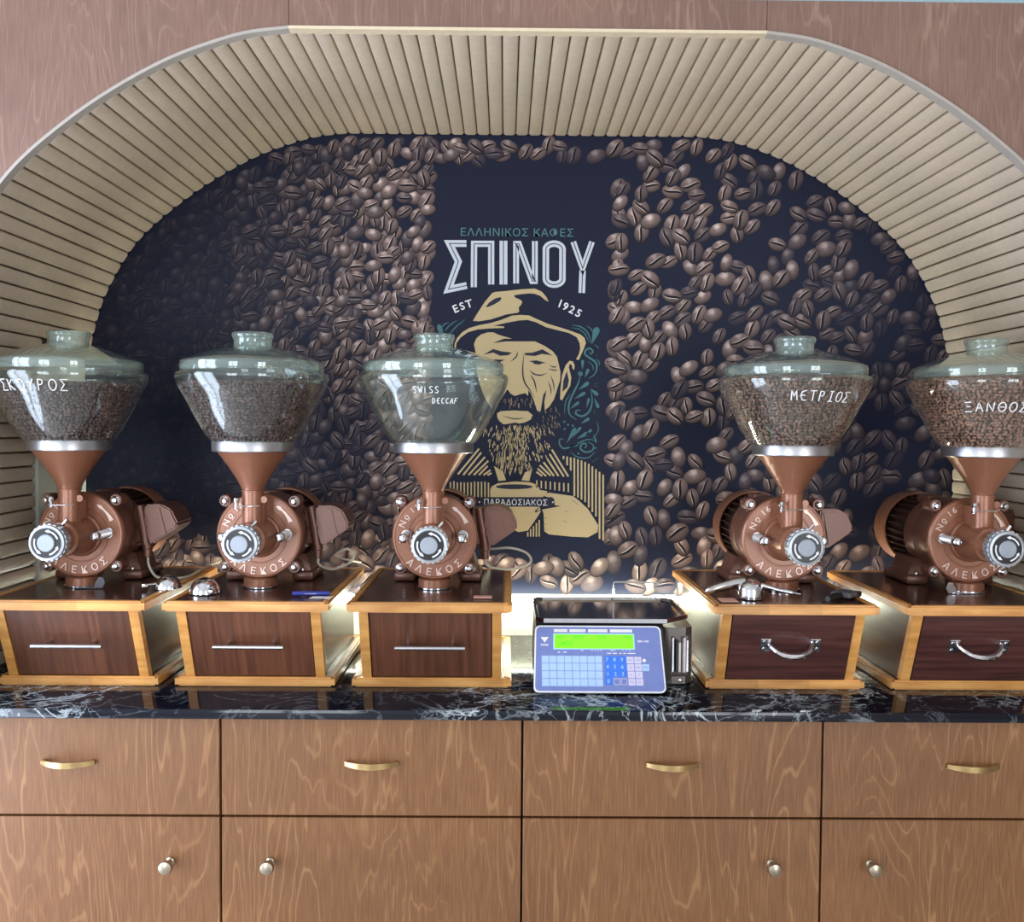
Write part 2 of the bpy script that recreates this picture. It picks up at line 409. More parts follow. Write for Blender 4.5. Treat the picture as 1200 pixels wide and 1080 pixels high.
# niche lining: backing shell + one object per slat
B0, B1 = arch_offset(.0125), arch_offset(.024)
def shell(pa, pb, y0, y1):
    mb = MB(); n = len(pa)
    vs = [(x, y, z) for (x, z), y in [(p, y0) for p in pa]+[(p, y1) for p in pa]+[(p, y0) for p in pb]+[(p, y1) for p in pb]]
    fs = []
    for i in range(n-1):
        fs += [(i, i+1, n+i+1, n+i), (2*n+i, 3*n+i, 3*n+i+1, 2*n+i+1), (i, 2*n+i, 2*n+i+1, i+1), (n+i, n+i+1, 3*n+i+1, 3*n+i)]
    return mb.add(vs, fs)
niche = struct(shell(B0, B1, YF+.02, YB).build('wall_niche', 'slat_back'))
PITCH_S = .0342
def slat_mesh(y0, y1):
    hw, th, r = .0160, .0120, .0058
    prof = [(-hw, th), (-hw, r), (-hw+.3*r, .3*r), (-hw+r, 0), (hw-r, 0), (hw-.3*r, .3*r), (hw, r), (hw, th)]
    e = .0045
    vs, fs = [], []; n = len(prof)
    rows = [(y0, 1.0, 0), (y1-1.6*e, 1.0, 0), (y1-.6*e, 1-.0016/hw, .0008), (y1-.15*e, 1-.0042/hw, .0022), (y1, 1-.0078/hw, .0048)]
    for y, sx, dz in rows: vs += [(x*sx, y, min(th, z+dz)) for x, z in prof]
    for k in range(len(rows)-1):
        for i in range(n-1): fs.append((k*n+i, k*n+i+1, (k+1)*n+i+1, (k+1)*n+i))
    fs += [tuple(range(n)), tuple(range(len(vs)-1, len(vs)-1-n, -1))]
    o = MB().add(vs, fs).build('slat', 'slat', None); me = o.data; bpy.data.objects.remove(o); return me
slat_long, slat_short = slat_mesh(YF+.0205, YB-.0055), slat_mesh(YF+.0205, 2.272)
ns = int((RL[-1]-.018)/PITCH_S)
for k in range(-ns, ns+1):
    s = k*PITCH_S; sa = abs(s); sg = 1 if s >= 0 else -1
    x, z, _, _ = on_arch(s)
    xa, za = on_arch(sg*max(0, sa-.01))[:2]; xb, zb = on_arch(sg*(sa+.01))[:2]
    ang = math.atan2(-(zb-za), (xb-xa)) if sg > 0 else math.atan2(-(za-zb), (xa-xb))
    short = s < 0 and z < 1.665
    o = link('slat', slat_short if short else slat_long, niche, (x, 0, z)); o.rotation_euler = (0, ang, 0)
# white painted return between the short slats and the back wall, lower left
struct(MB().box(CX-1.172-.012, CX-1.172+.004, 2.276, YB, WT, 1.668, .001).build('wall_return', 'white'))

# ------------------------------------------------------------------ worktop and cabinets
wt = MB().box(-1.75, 1.8, 1.855, YB, .8795, WT, .0025, 2).build('worktop', 'marble')
tag(wt, 'polished black marble worktop with white veins running under the grinders', 'worktop')
SEAM, CW = .040, .6085
def cabinet(k, label):
    x0 = SEAM+(k-2)*CW; root = empty('cabinet', (x0, YF, 0)); gg = .0022
    tag(root, label, 'cabinet', 'base cabinets under the worktop')
    b = MB(); b.box(.001, CW-.001, .024, .60, .10, .8785); b.box(.001, CW-.001, .06, .58, 0, .10); b.build('body', 'cab_dark', root)
    d = MB().box(gg, CW-gg, 0, .02, .6785, .8765, .0012).build('drawer', 'ply_cab', root)
    dr = MB().box(gg, CW-gg, 0, .02, .115, .6738, .0012).build('door', 'ply_cab', root)
    # bow pull
    hx, hz = CW/2, .787
    arc = [(hx+.054*t, -.004-.021*(1-t*t), hz) for t in [-1+i/8 for i in range(17)]]
    h = MB()
    n = len(arc); vs = []; fs = []
    for i, p in enumerate(arc):
        t = -1+2*i/(n-1); hh = .0062-.0022*t*t; th = .0030
        for dy, dz in ((-th, -hh), (-th, hh), (th, hh), (th, -hh), ): vs.append((p[0], p[1]+dy, p[2]+dz))
    for i in range(n-1):
        for q in range(4): fs.append((i*4+q, i*4+(q+1) % 4, i*4+4+(q+1) % 4, i*4+4+q))
    fs += [(0, 1, 2, 3), ((n-1)*4+3, (n-1)*4+2, (n-1)*4+1, (n-1)*4)]
    h.add(vs, fs)
    for sg in (-1, 1): h.lathe([(.005, 0), (.005, .008)], 12, T(hx+sg*.049, 0, hz) @ FRONT)
    tag(h.build('handle', 'brass', d), 'curved brass pull')
    kx = CW-.1018 if k % 2 == 0 else .100
    kn = MB().lathe([(.0085, 0), (.0085, .003), (.0055, .005), (.0052, .016), (.0100, .020), (.0140, .025), (.0145, .030), (.0125, .034), (.006, .0365), (0, .037)], 20, T(kx, 0, .584) @ FRONT)
    tag(kn.build('knob', 'nickel', dr), 'round aged metal knob')
for k, lb in enumerate(['wood-veneer base cabinet at far left, under the first grinder', 'wood-veneer base cabinet under the second and third grinders from the left',
                        'wood-veneer base cabinet under the digital scale', 'wood-veneer base cabinet at far right, under the last grinder']):
    cabinet(k, lb)

# ------------------------------------------------------------------ led strip on the back wall
led = empty('led_strip', (0, YB, 1.0)); tag(led, 'glowing white light strip along the foot of the bean mural', 'light strip')
MB().box(CX-1.166, CX+1.166, -.020, 0, .001, .009, 0).build('channel', 'led_alu', led, smooth=False)
MB().box(CX-1.166, CX+1.166, -.034, -.0202, -.001, .012, .003, 2).build('diffuser', 'led', led, smooth=False)

# ------------------------------------------------------------------ printed mural
YM = 2.5345
mur_out = [(x, max(z, 1.0135)) for x, z in arch_offset(.006)]
mur_out[0] = (mur_out[0][0], 1.0135); mur_out[-1] = (mur_out[-1][0], 1.0135)
mural = MB(); mural.prism(mur_out, YM, YB-.0004, 'Y'); mural.c = [srgb(29, 34, 54)]*len(mural.v)
mural = mural.build('mural_panel', 'print', smooth=False)
tag(mural, 'dark printed wall mural of coffee beans with a bearded man emblem', 'mural')
rs = random.Random(11)
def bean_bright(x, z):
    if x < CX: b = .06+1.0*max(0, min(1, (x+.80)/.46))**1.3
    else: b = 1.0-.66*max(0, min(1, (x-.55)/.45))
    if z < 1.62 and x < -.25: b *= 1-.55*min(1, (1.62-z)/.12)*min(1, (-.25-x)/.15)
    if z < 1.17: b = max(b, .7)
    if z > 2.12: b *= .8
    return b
LAYER = .00003
def in_panel(x, z, m): return -.190-m < x < .268+m and 1.125-m < z < 2.155+m
def inside_arch(x, z, m): 
    d = abs(x-CX)
    if d < .47: return z < ZT-m
    for (xa, za), (xb, zb) in zip(right, right[1:]):
        if xa <= d <= xb and xb > xa: return z < ZT-(za+(zb-za)*(d-xa)/(xb-xa))-m
    return False
beans = []
tries = 0
cell = {}
while tries < 16000 and len(beans) < 1900:
    tries += 1
    x = rs.uniform(-1.12, 1.20); z = rs.uniform(1.03, 2.22)
    big = 1.0+.12*(1 if x > .2 else 0)+.25*max(0, (1.75-z))
    a = rs.uniform(.0215, .0275)*big
    if in_panel(x, z, a*.80) or not inside_arch(x, z, .02): continue
    spacing = .60 if x < 0 else .80
    if x > 0 and math.sin(x*23+2*math.sin(z*17))+math.sin(z*27+3*math.cos(x*19)) < -.75: continue
    ok = True; ck = (int(x/.07), int(z/.07))
    for i in (-1, 0, 1):
        for j in (-1, 0, 1):
            for q in cell.get((ck[0]+i, ck[1]+j), ()):
                if math.hypot(q[0]-x, q[1]-z) < spacing*(a+q[2])*.72: ok = False
    if not ok: continue
    beans.append((x, z, a)); cell.setdefault(ck, []).append((x, z, a))
# hand-placed rows that frame the dark centre panel
for i in range(15):
    beans.append((-.215+rs.uniform(-.012, .008), 1.20+i*.066+rs.uniform(-.012, .012), .029))
    beans.append((.297+rs.uniform(-.010, .012), 1.17+i*.066+rs.uniform(-.012, .012), .030))
for i in range(9): beans.append((-.15+i*.05+rs.uniform(-.01, .01), 1.098+rs.uniform(-.018, .008), .031))
rs.shuffle(beans)
bp = MB()
NS = 18
def lerp3(a, b, t): return tuple(a[i]+(b[i]-a[i])*t for i in range(3))
placed = {}
for bi, (x, z, a) in enumerate(beans):
    ck = (int(x//.08), int(z//.08)); used = set()
    for i in (-1, 0, 1):
        for j in (-1, 0, 1):
            used |= {q[3] for q in placed.get((ck[0]+i, ck[1]+j), ()) if math.hypot(q[0]-x, q[1]-z) < a+q[2]+.003}
    free = [k for k in range(40) if k not in used]
    lay = rs.choice(free); placed.setdefault(ck, []).append((x, z, a, lay))
    ly = (lay+1)*LAYER
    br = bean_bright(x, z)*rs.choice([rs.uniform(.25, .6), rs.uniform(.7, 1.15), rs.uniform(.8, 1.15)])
    ang = rs.choice([rs.uniform(.3, 1.4), rs.uniform(-.5, 1.8), rs.uniform(0, PI)])
    bb = a*rs.uniform(.60, .74); back = rs.random() < .24
    ca, sa = math.cos(ang), math.sin(ang)
    lx, lz = -.25, .75                       # light drawn into the printed picture
    vs, cs, fs = [], [], []
    rings = [0, .42, .74, .93, 1.0]
    dark = lerp3((.0123, .0160, .0369), (.020, .015, .017), min(1, br*1.3)); mid = lerp3((.0123, .0160, .0369), (.270, .190, .170), min(1, br)); hi = lerp3((.0123, .0160, .0369), (.90, .75, .69), min(1.1, br))
    for ri, r in enumerate(rings):
        for k in range(1 if ri == 0 else NS):
            th = 2*PI*k/NS; u, v = r*math.cos(th), r*math.sin(th)
            px, pz = u*a*ca-v*bb*sa, u*a*sa+v*bb*ca
            nz = math.sqrt(max(0, 1-r*r)); dx, dz_ = px/a, pz/a
            s_ = max(0, .10+.60*nz+.62*(dx*lx+dz_*lz))
            c = lerp3(dark, mid, min(1, s_*1.15))
            sp = max(0, 1-((dx-lx*.45)**2+(dz_-lz*.45)**2)/.16) if back else max(0, 1-((dx-lx*.75)**2+(dz_-lz*.60)**2)/.09)
            c = lerp3(c, hi, sp*.75*(1 if back else .6))
            if r > .97: c = lerp3(dark, c, .35)
            vs.append((x+px, YM-ly, z+pz)); cs.append((*c, 1))
    fs += [(0, 1+k, 1+(k+1) % NS) for k in range(NS)]
    for ri in range(1, len(rings)-1):
        o0, o1 = 1+(ri-1)*NS, 1+ri*NS
        fs += [(o0+k, o1+k, o1+(k+1) % NS, o0+(k+1) % NS) for k in range(NS)]
    bp.add(vs, fs, None, cs)
    if not back:
        off = rs.uniform(-.18, .18); amp = rs.uniform(.06, .16)
        for w0, col, sh, yy in ((.20, (*lerp3((.0123, .0160, .0369), (.006, .005, .007), min(1, br*1.6)), 1), 0, .35), (.060, (*lerp3(mid, hi, .75), 1), .20, .5)):
            vs, fs, cs = [], [], []; n = 9
            for i in range(n):
                t = -1+2*i/(n-1); uu = t*.90; vv = off*(1-t*t)+amp*math.sin(t*2.6)+sh
                wd = w0*(1-abs(t)**2.2*.85)*.75
                if sh: wd *= (1 if -.75 < t < .6 else .1)
                for q in (-1, 1):
                    v = vv+q*wd; px, pz = uu*a*ca-v*bb*sa, uu*a*sa+v*bb*ca
                    vs.append((x+px, YM-ly-LAYER*yy, z+pz)); cs.append(col)
            fs = [(2*i, 2*i+2, 2*i+3, 2*i+1) for i in range(n-1)]
            bp.add(vs, fs, None, cs)
bp = bp.build('bean_print', 'print', mural, smooth=False); bp['kind'] = 'stuff'

# emblem: flat shapes drawn on the wall plane
class Flat(MB):
    def __init__(s, lay, col): super().__init__(); s.y = YM-.0016-lay*.00012; s.col = col
    def pt(s, p): q = AT(p[0], p[1], s.y); return (q.x, s.y, q.z)
    def poly(s, pts): s.add([s.pt(p) for p in pts], [tuple(range(len(pts)))], None, s.col); return s
    def stroke(s, pts, w, taper=.25, sm=5):
        P = smooth_curve(pts, sm) if sm and len(pts) > 2 else [tuple(map(float, p)) for p in pts]
        n = len(P); vs = []
        for i, p in enumerate(P):
            a = P[max(i-1, 0)]; b = P[min(i+1, n-1)]; dx, dy = b[0]-a[0], b[1]-a[1]; l = math.hypot(dx, dy) or 1
            t = i/(n-1); k = 1 if taper >= 1 else taper+(1-taper)*min(1, 3.2*min(t, 1-t)+.0)
            vs += [(p[0]-dy/l*w*.5*k, p[1]+dx/l*w*.5*k), (p[0]+dy/l*w*.5*k, p[1]-dx/l*w*.5*k)]
        s.add([s.pt(v) for v in vs], [(2*i, 2*i+2, 2*i+3, 2*i+1) for i in range(n-1)], None, s.col); return s
    def mline(s, pts, w, closed=False):
        """mitred flat line through pts, square ends"""
        P = [Vector(p) for p in pts]; n = len(P); vs = []
        for i in range(n):
            if closed: d0 = (P[i]-P[i-1]).normalized(); d1 = (P[(i+1) % n]-P[i]).normalized()
            else:
                d1 = (P[min(i+1, n-1)]-P[min(i, n-2)]).normalized(); d0 = (P[max(i, 1)]-P[max(i-1, 0)]).normalized()
            nn = Vector((-(d0.y+d1.y), d0.x+d1.x)); nn.normalize(); n1 = Vector((-d1.y, d1.x)); k = 1/max(.35, nn.dot(n1))
            vs += [P[i]+nn*w*.5*k, P[i]-nn*w*.5*k]
        m = n if closed else n-1
        s.add([s.pt(v) for v in vs], [(2*i, 2*((i+1) % n), 2*((i+1) % n)+1, 2*i+1) for i in range(m)], None, s.col); return s
    def leaf(s, p0, p1, w):
        """teardrop from tip p0 to round end p1"""
        dx, dy = p1[0]-p0[0], p1[1]-p0[1]; l = math.hypot(dx, dy); ux, uy = dx/l, dy/l; pts = []
        for t, h in ((0, 0), (.3, .22), (.6, .42), (.8, .5), (.93, .38), (1, .12)): pts.append((p0[0]+dx*t-uy*w*h, p0[1]+dy*t+ux*w*h))
        for t, h in ((1, .12), (.93, .38), (.8, .5), (.6, .42), (.3, .22)): pts.append((p0[0]+dx*t+uy*w*h, p0[1]+dy*t-ux*w*h))
        return s.poly(pts)
    def disc(s, c, rx, ry=None, n=14):
        ry = ry or rx; return s.poly([(c[0]+rx*math.cos(2*PI*k/n), c[1]+ry*math.sin(2*PI*k/n)) for k in range(n)])
    def text(s, txt, cx, cy, h, ang=0.0, bold=.0, spacing=1.0, width=None):
        vs, fs = glyph(txt, bold, 0, spacing); xs = [v.x for v in vs]; ys = [v.y for v in vs]
        k = h/(max(ys)-min(ys)); kx = width/(max(xs)-min(xs)) if width else k
        mx, my = (max(xs)+min(xs))/2, (max(ys)+min(ys))/2; c, sn = math.cos(ang), math.sin(ang)
        P = []
        for v in vs:
            x, y = (v.x-mx)*kx, -(v.y-my)*k
            P.append(s.pt((cx+x*c-y*sn, cy+x*sn+y*c)))
        s.add(P, fs, None, s.col); return s
    def done(s, name): return s.build(name, 'print', mural, smooth=False)
TAN, NAVY, TEAL, PALE, WHITE = srgb(198, 178, 136), srgb(44, 47, 62), srgb(92, 136, 136), srgb(206, 214, 222), srgb(232, 234, 236)
TEAL2 = srgb(72, 118, 122)
A_ = lambda L_: [(520+x/6, 320+y/6) for x, y in L_]
B_ = lambda L_: [(520+x/5.685, 450+y/5.685) for x, y in L_]
F_ = lambda L_: [(540+x/6.316, 360+y/6.316) for x, y in L_]
W_ = lambda L_: [(490+x/5, 240+y/5) for x, y in L_]
# tan shapes
t = Flat(1, TAN)
t.poly(A_([(205, 335), (225, 300), (290, 200), (340, 140), (360, 132), (440, 125), (500, 118), (560, 112), (640, 108), (690, 130), (720, 165), (738, 200), (715, 190), (680, 160), (640, 145), (600, 142), (540, 148), (495, 155), (500, 170), (545, 190), (552, 205), (545, 220), (528, 240), (530, 270), (520, 278), (440, 290), (330, 325), (250, 338)]))
t.poly(A_([(75, 525), (78, 490), (95, 455), (130, 415), (180, 385), (250, 365), (330, 350), (400, 330), (480, 298), (540, 293), (600, 297), (660, 325), (730, 355), (830, 385), (900, 408), (960, 430), (990, 455), (1000, 490), (985, 530), (965, 575), (950, 610), (930, 605), (950, 570), (960, 530), (955, 490), (935, 450), (880, 420), (800, 400), (720, 380), (650, 345), (590, 328), (530, 332), (460, 345), (380, 362), (350, 368), (425, 375), (425, 385), (330, 388), (240, 395), (170, 415), (120, 450), (90, 490), (85, 525)]))
t.done('emblem_hat'); t = Flat(1, TAN)
t.poly(F_([(97, 272), (115, 230), (150, 200), (200, 185), (240, 185), (285, 205), (380, 232), (320, 232), (235, 265), (330, 252), (550, 252), (620, 285), (680, 325), (712, 365), (725, 420), (738, 480), (735, 540), (715, 600), (690, 680), (655, 735), (622, 760), (618, 700), (635, 610), (610, 650), (598, 720), (590, 770), (565, 765), (545, 700), (520, 640), (500, 610), (498, 655), (480, 635), (450, 640), (400, 655), (370, 640), (345, 605), (322, 640), (290, 690), (255, 735), (225, 745), (195, 700), (165, 640), (140, 570), (122, 490), (115, 420), (118, 370)]))
t.done('emblem_face'); t = Flat(1, TAN)
t.poly(F_([(735, 680), (738, 600), (750, 500), (775, 430), (805, 395), (830, 400), (843, 430), (838, 465), (825, 450), (822, 425), (805, 420), (800, 445), (818, 520), (810, 580), (780, 630), (750, 688)]))
t.done('emblem_ear'); t = Flat(1, TAN)
t.poly(B_([(355, 195), (380, 180), (470, 175), (560, 180), (592, 205), (580, 235), (540, 255), (500, 262), (480, 255), (440, 262), (400, 268), (375, 250), (358, 225)]))
t.done('emblem_mouth'); t = Flat(1, TAN)
t.poly(B_([(335, 545), (395, 580), (415, 640), (365, 645)])); t.done('emblem_collar'); t = Flat(1, TAN); t.poly(B_([(540, 590), (590, 560), (570, 645), (518, 640)]))
t.done('emblem_collar'); t = Flat(1, TAN)
t.poly(B_([(310, 700), (320, 680), (360, 660), (480, 648), (580, 655), (620, 670), (635, 690), (640, 705), (690, 712), (685, 730), (660, 752), (310, 752)]))
t.poly(B_([(380, 815), (640, 815), (645, 850), (620, 890), (560, 975), (500, 985), (440, 960), (400, 900)]))
t.done('emblem_cup'); t = Flat(1, TAN)
t.poly(B_([(660, 740), (700, 722), (860, 745), (900, 775), (960, 830), (1030, 940), (1025, 985), (960, 1020), (850, 1015), (700, 1000), (670, 980), (665, 860), (655, 835), (780, 812), (740, 806), (735, 760), (690, 752)]))
t.done('emblem_hand'); t = Flat(1, TAN)
rb = random.Random(5)
for _ in range(330):                                   # beard hairs
    bx = rb.gauss(490, 120); by = rb.uniform(270, 560)
    lim = 255-.00*by if by < 420 else 255-(by-420)*1.2
    if abs(bx-490) > lim: continue
    l = rb.uniform(14, 40)*(1.6 if abs(bx-450) < 90 else 1); lean = (bx-480)*.0012+rb.uniform(-.25, .25)
    t.stroke(B_([(bx, by), (bx+l*lean*.5+rb.uniform(-3, 3), by+l*.5), (bx+l*lean, by+l)]), rb.uniform(.7, 1.15), .3, 3)
for _ in range(40):
    bx = rb.uniform(620, 770); by = rb.uniform(150, 330); l = rb.uniform(12, 26)
    t.stroke(B_([(bx, by), (bx+rb.uniform(2, 10), by+l)]), .9, .3)
for _ in range(34):
    bx = rb.uniform(400, 605); by = rb.uniform(85, 130); l = rb.uniform(14, 34)
    t.stroke(B_([(bx, by), (bx+(bx-490)*.07, by+l)]), .9, .3)
for a, b in [((235, 430), (95, 600)), ((250, 455), (130, 605)), ((275, 485), (165, 605)), ((297, 510), (200, 605)), ((292, 545), (235, 605)), ((312, 572), (265, 605)), ((318, 592), (292, 605)),
             ((720, 435), (830, 615)), ((705, 465), (800, 615)), ((688, 495), (765, 612)), ((665, 520), (735, 612)), ((640, 540), (712, 610)), ((625, 562), (682, 612)), ((618, 584), (655, 612))]:
    t.stroke(B_([a, b]), 2.1, 1)
for i in range(12): t.stroke(B_([(45+i*23, 645+rb.uniform(0, 12)), (45+i*23, 752)]), 1.7, 1)
for i in range(8): t.stroke(B_([(620+i*30, 640+i*3), (620+i*30, 690+i*4)]), 1.6, 1)
for i in range(12):
    x = 798+i*24; top = [478, 482, 488, 490, 500, 508, 518, 530, 548, 566, 584, 602][i]; bot = [500, 540, 575, 745, 755, 768, 785, 820, 850, 880, 1030, 1040][i]
    t.stroke(B_([(x, top), (x, bot)]), 2.0, 1)
for i in range(5): t.stroke(B_([(560+i*19, 985-i*20), (560+i*19, 1015)]), 1.6, 1)
t.done('emblem_beard_and_stripes')['kind'] = 'stuff'
d = Flat(2, NAVY)
d.poly(A_([(295, 238), (320, 205), (360, 178), (395, 168), (408, 175), (395, 195), (350, 222), (310, 238)]))
d.poly(F_([(165, 352), (240, 308), (300, 325), (380, 335), (350, 355), (290, 358), (240, 335)]))
d.poly(F_([(470, 338), (530, 335), (605, 310), (680, 357), (640, 350), (600, 345), (550, 360), (480, 355)]))
d.poly(F_([(195, 400), (250, 385), (330, 388), (300, 400), (290, 410), (260, 408)])); d.poly(F_([(500, 398), (560, 392), (635, 412), (600, 415), (580, 424), (545, 420), (530, 405)]))
for pts, wd in [([(468, 340), (460, 420), (460, 500), (475, 560), (510, 610), (548, 670)], 1.7), ([(422, 325), (410, 365), (368, 402)], 1.5), ([(405, 325), (395, 345)], .8), ([(508, 465), (540, 492), (590, 502), (638, 488)], 1.6),
                ([(655, 430), (690, 442), (712, 436)], 1.3), ([(648, 455), (690, 465), (716, 462)], 1.3), ([(515, 498), (545, 550), (562, 630)], 1.6), ([(665, 505), (685, 560), (692, 618)], 1.3), ([(645, 545), (665, 600), (668, 648)], 1.3), ([(310, 470), (328, 460)], .9)]:
    d.stroke(F_(pts), wd, .2)
d.poly(F_([(752, 625), (760, 540), (785, 470), (800, 540), (790, 590)]))
d.stroke(B_([(395, 208), (440, 225), (490, 232), (540, 222)]), 1.2, .2)
d.disc(B_([(470, 683)])[0], 22, 2.9)
d.poly(B_([(215, 765), (228, 752), (722, 752), (735, 768), (735, 802), (722, 816), (228, 816), (215, 802)]))
for pts, wd in [([(855, 772), (895, 802)], 1.5), ([(805, 845), (830, 852)], 1.2), ([(795, 910), (820, 922)], 1.4), ([(640, 815), (610, 850), (645, 838)], 1.4), ([(665, 890), (690, 893)], 1.0), ([(668, 930), (692, 934)], 1.0), ([(658, 965), (695, 970)], .9)]:
    d.stroke(B_(pts), wd, .3)
d.done('emblem_dark_lines')['kind'] = 'stuff'
o = Flat(1, TEAL2)
for p0, p1, wd in [((968, 275), (1012, 148), 50), ((900, 462), (902, 388), 24), ((918, 522), (945, 455), 26), ((870, 612), (948, 555), 30), ((840, 678), (922, 630), 26), ((808, 752), (876, 700), 22), ((955, 600), (1016, 650), 30), ((985, 668), (1020, 745), 24), ((930, 745), (950, 670), 20), ((888, 862), (952, 820), 24)]:
    o.leaf(*F_([p0, p1]), wd/6.316)
for pts, wd in [([(825, 132), (890, 145), (940, 190), (965, 265)], 1.6), ([(820, 150), (880, 165), (925, 205), (950, 262)], 1.2), ([(930, 135), (965, 160), (975, 185)], 1.2), ([(950, 330), (962, 345), (978, 328), (960, 306), (930, 312), (918, 345), (955, 375), (1000, 410), (1005, 460), (985, 500), (948, 526)], 2.3),
                ([(1000, 375), (1026, 410), (1020, 432)], 1.1), ([(940, 400), (975, 430), (980, 470)], 1.0), ([(985, 275), (1010, 290), (1020, 310)], .9), ([(1000, 350), (1015, 360)], .8), ([(885, 492), (870, 560), (830, 640), (800, 720), (805, 790), (855, 832)], 2.2), ([(812, 638), (775, 700), (768, 790)], 1.1),
                ([(965, 620), (972, 700), (950, 770), (900, 805), (855, 790), (855, 765), (888, 760)], 2.3), ([(985, 570), (1015, 560)], .8), ([(985, 582), (1018, 585)], .8)]:
    o.stroke(F_(pts), wd, .35)
o.disc(F_([(885, 492)])[0], 2.9)
for p0, p1, wd in [((818, 395), (878, 290), 26), ((850, 360), (915, 285), 20), ((885, 365), (965, 322), 26), ((830, 420), (895, 400), 22), ((940, 350), (985, 300), 18), ((1000, 330), (1015, 390), 16)]:
    o.leaf(*B_([p0, p1]), wd/5.685)
for pts, wd in [([(800, 370), (775, 365), (772, 400), (800, 428), (860, 410), (950, 370), (1015, 375)], 1.8), ([(935, 425), (950, 415), (945, 395), (918, 400), (912, 430), (945, 452), (990, 440), (995, 405), (960, 385)], 2.0), ([(845, 450), (890, 485), (960, 490), (1010, 450)], 1.4), ([(1020, 245), (1030, 310), (990, 360)], 1.0), ([(985, 520), (1030, 490)], .9), ([(1000, 200), (1005, 170)], 1.0)]:
    o.stroke(B_(pts), wd, .35)
for c in [(803, 250), (805, 298), (828, 270), (860, 277), (1010, 425), (897, 462)]: o.disc(B_([c])[0], 1.3)
for a, b in [((30, 445), (150, 325)), ((5, 410), (95, 330)), ((-15, 385), (35, 345))]: o.stroke(A_([a, ((a[0]+b[0])/2-8, (a[1]+b[1])/2-4), b]), 1.3, .3)
o.leaf((520, 400), (514, 380), 6)
o.done('emblem_ornament')['kind'] = 'stuff'; o = Flat(1, TEAL)
o.text('ΕΛΛΗΝΙΚΟΣ ΚΑΦΕΣ', 606, 272, 10.2, .008, 0, 1.08, 132)
o.done('tagline')
wmk = Flat(1, PALE); inl = Flat(2, NAVY)
oval = [(748+49*(1+math.cos(th)), (262 if math.sin(th) > 0 else 432)-(35*math.sin(th))) for th in [2*PI*k/28+.05 for k in range(28)]]
for pts, wd, cl in [([(283, 226), (183, 226), (236, 332), (178, 494), (285, 472)], 40, False), ([(326, 482), (328, 228), (428, 228), (428, 466)], 36, False), ([(500, 210), (500, 466)], 46, False),
                    ([(574, 460), (574, 228), (590, 228), (668, 446), (684, 446), (684, 212)], 34, False), (oval, 38, True), ([(909, 216), (964, 372), (1019, 216)], 33, False), ([(963.5, 384), (959, 516)], 38, False)]:
    q = W_(pts); wmk.mline(q, wd/5, cl); inl.mline(q, 5.2/5, cl)
wmk.done('wordmark'); inl.done('wordmark_inline')
tx = Flat(3, WHITE)
for ch, x, y, a in [('E', 534, 361.5, -.42), ('S', 541.5, 358.5, -.36), ('T', 549.5, 355.8, -.30)]: tx.text(ch, x, y, 9.2, a, .02)
tx.done('est_lettering'); tx = Flat(3, WHITE)
for ch, x, y, a in [('1', 656.5, 355.5, .36), ('9', 662.8, 359, .42), ('2', 670.3, 362.6, .46), ('5', 678, 366.8, .5)]: tx.text(ch, x, y, 9.4, a, .02)
tx.done('year_lettering'); tx = Flat(3, WHITE)
tx.text('ΠΑΡΑΔΟΣΙΑΚΟΣ', *B_([(480, 786)])[0], 7.2, .012, 0, 1.06, 74)
tx.disc(B_([(238, 785)])[0], .9); tx.disc(B_([(727, 786)])[0], .9)
tx.done('banner_lettering')

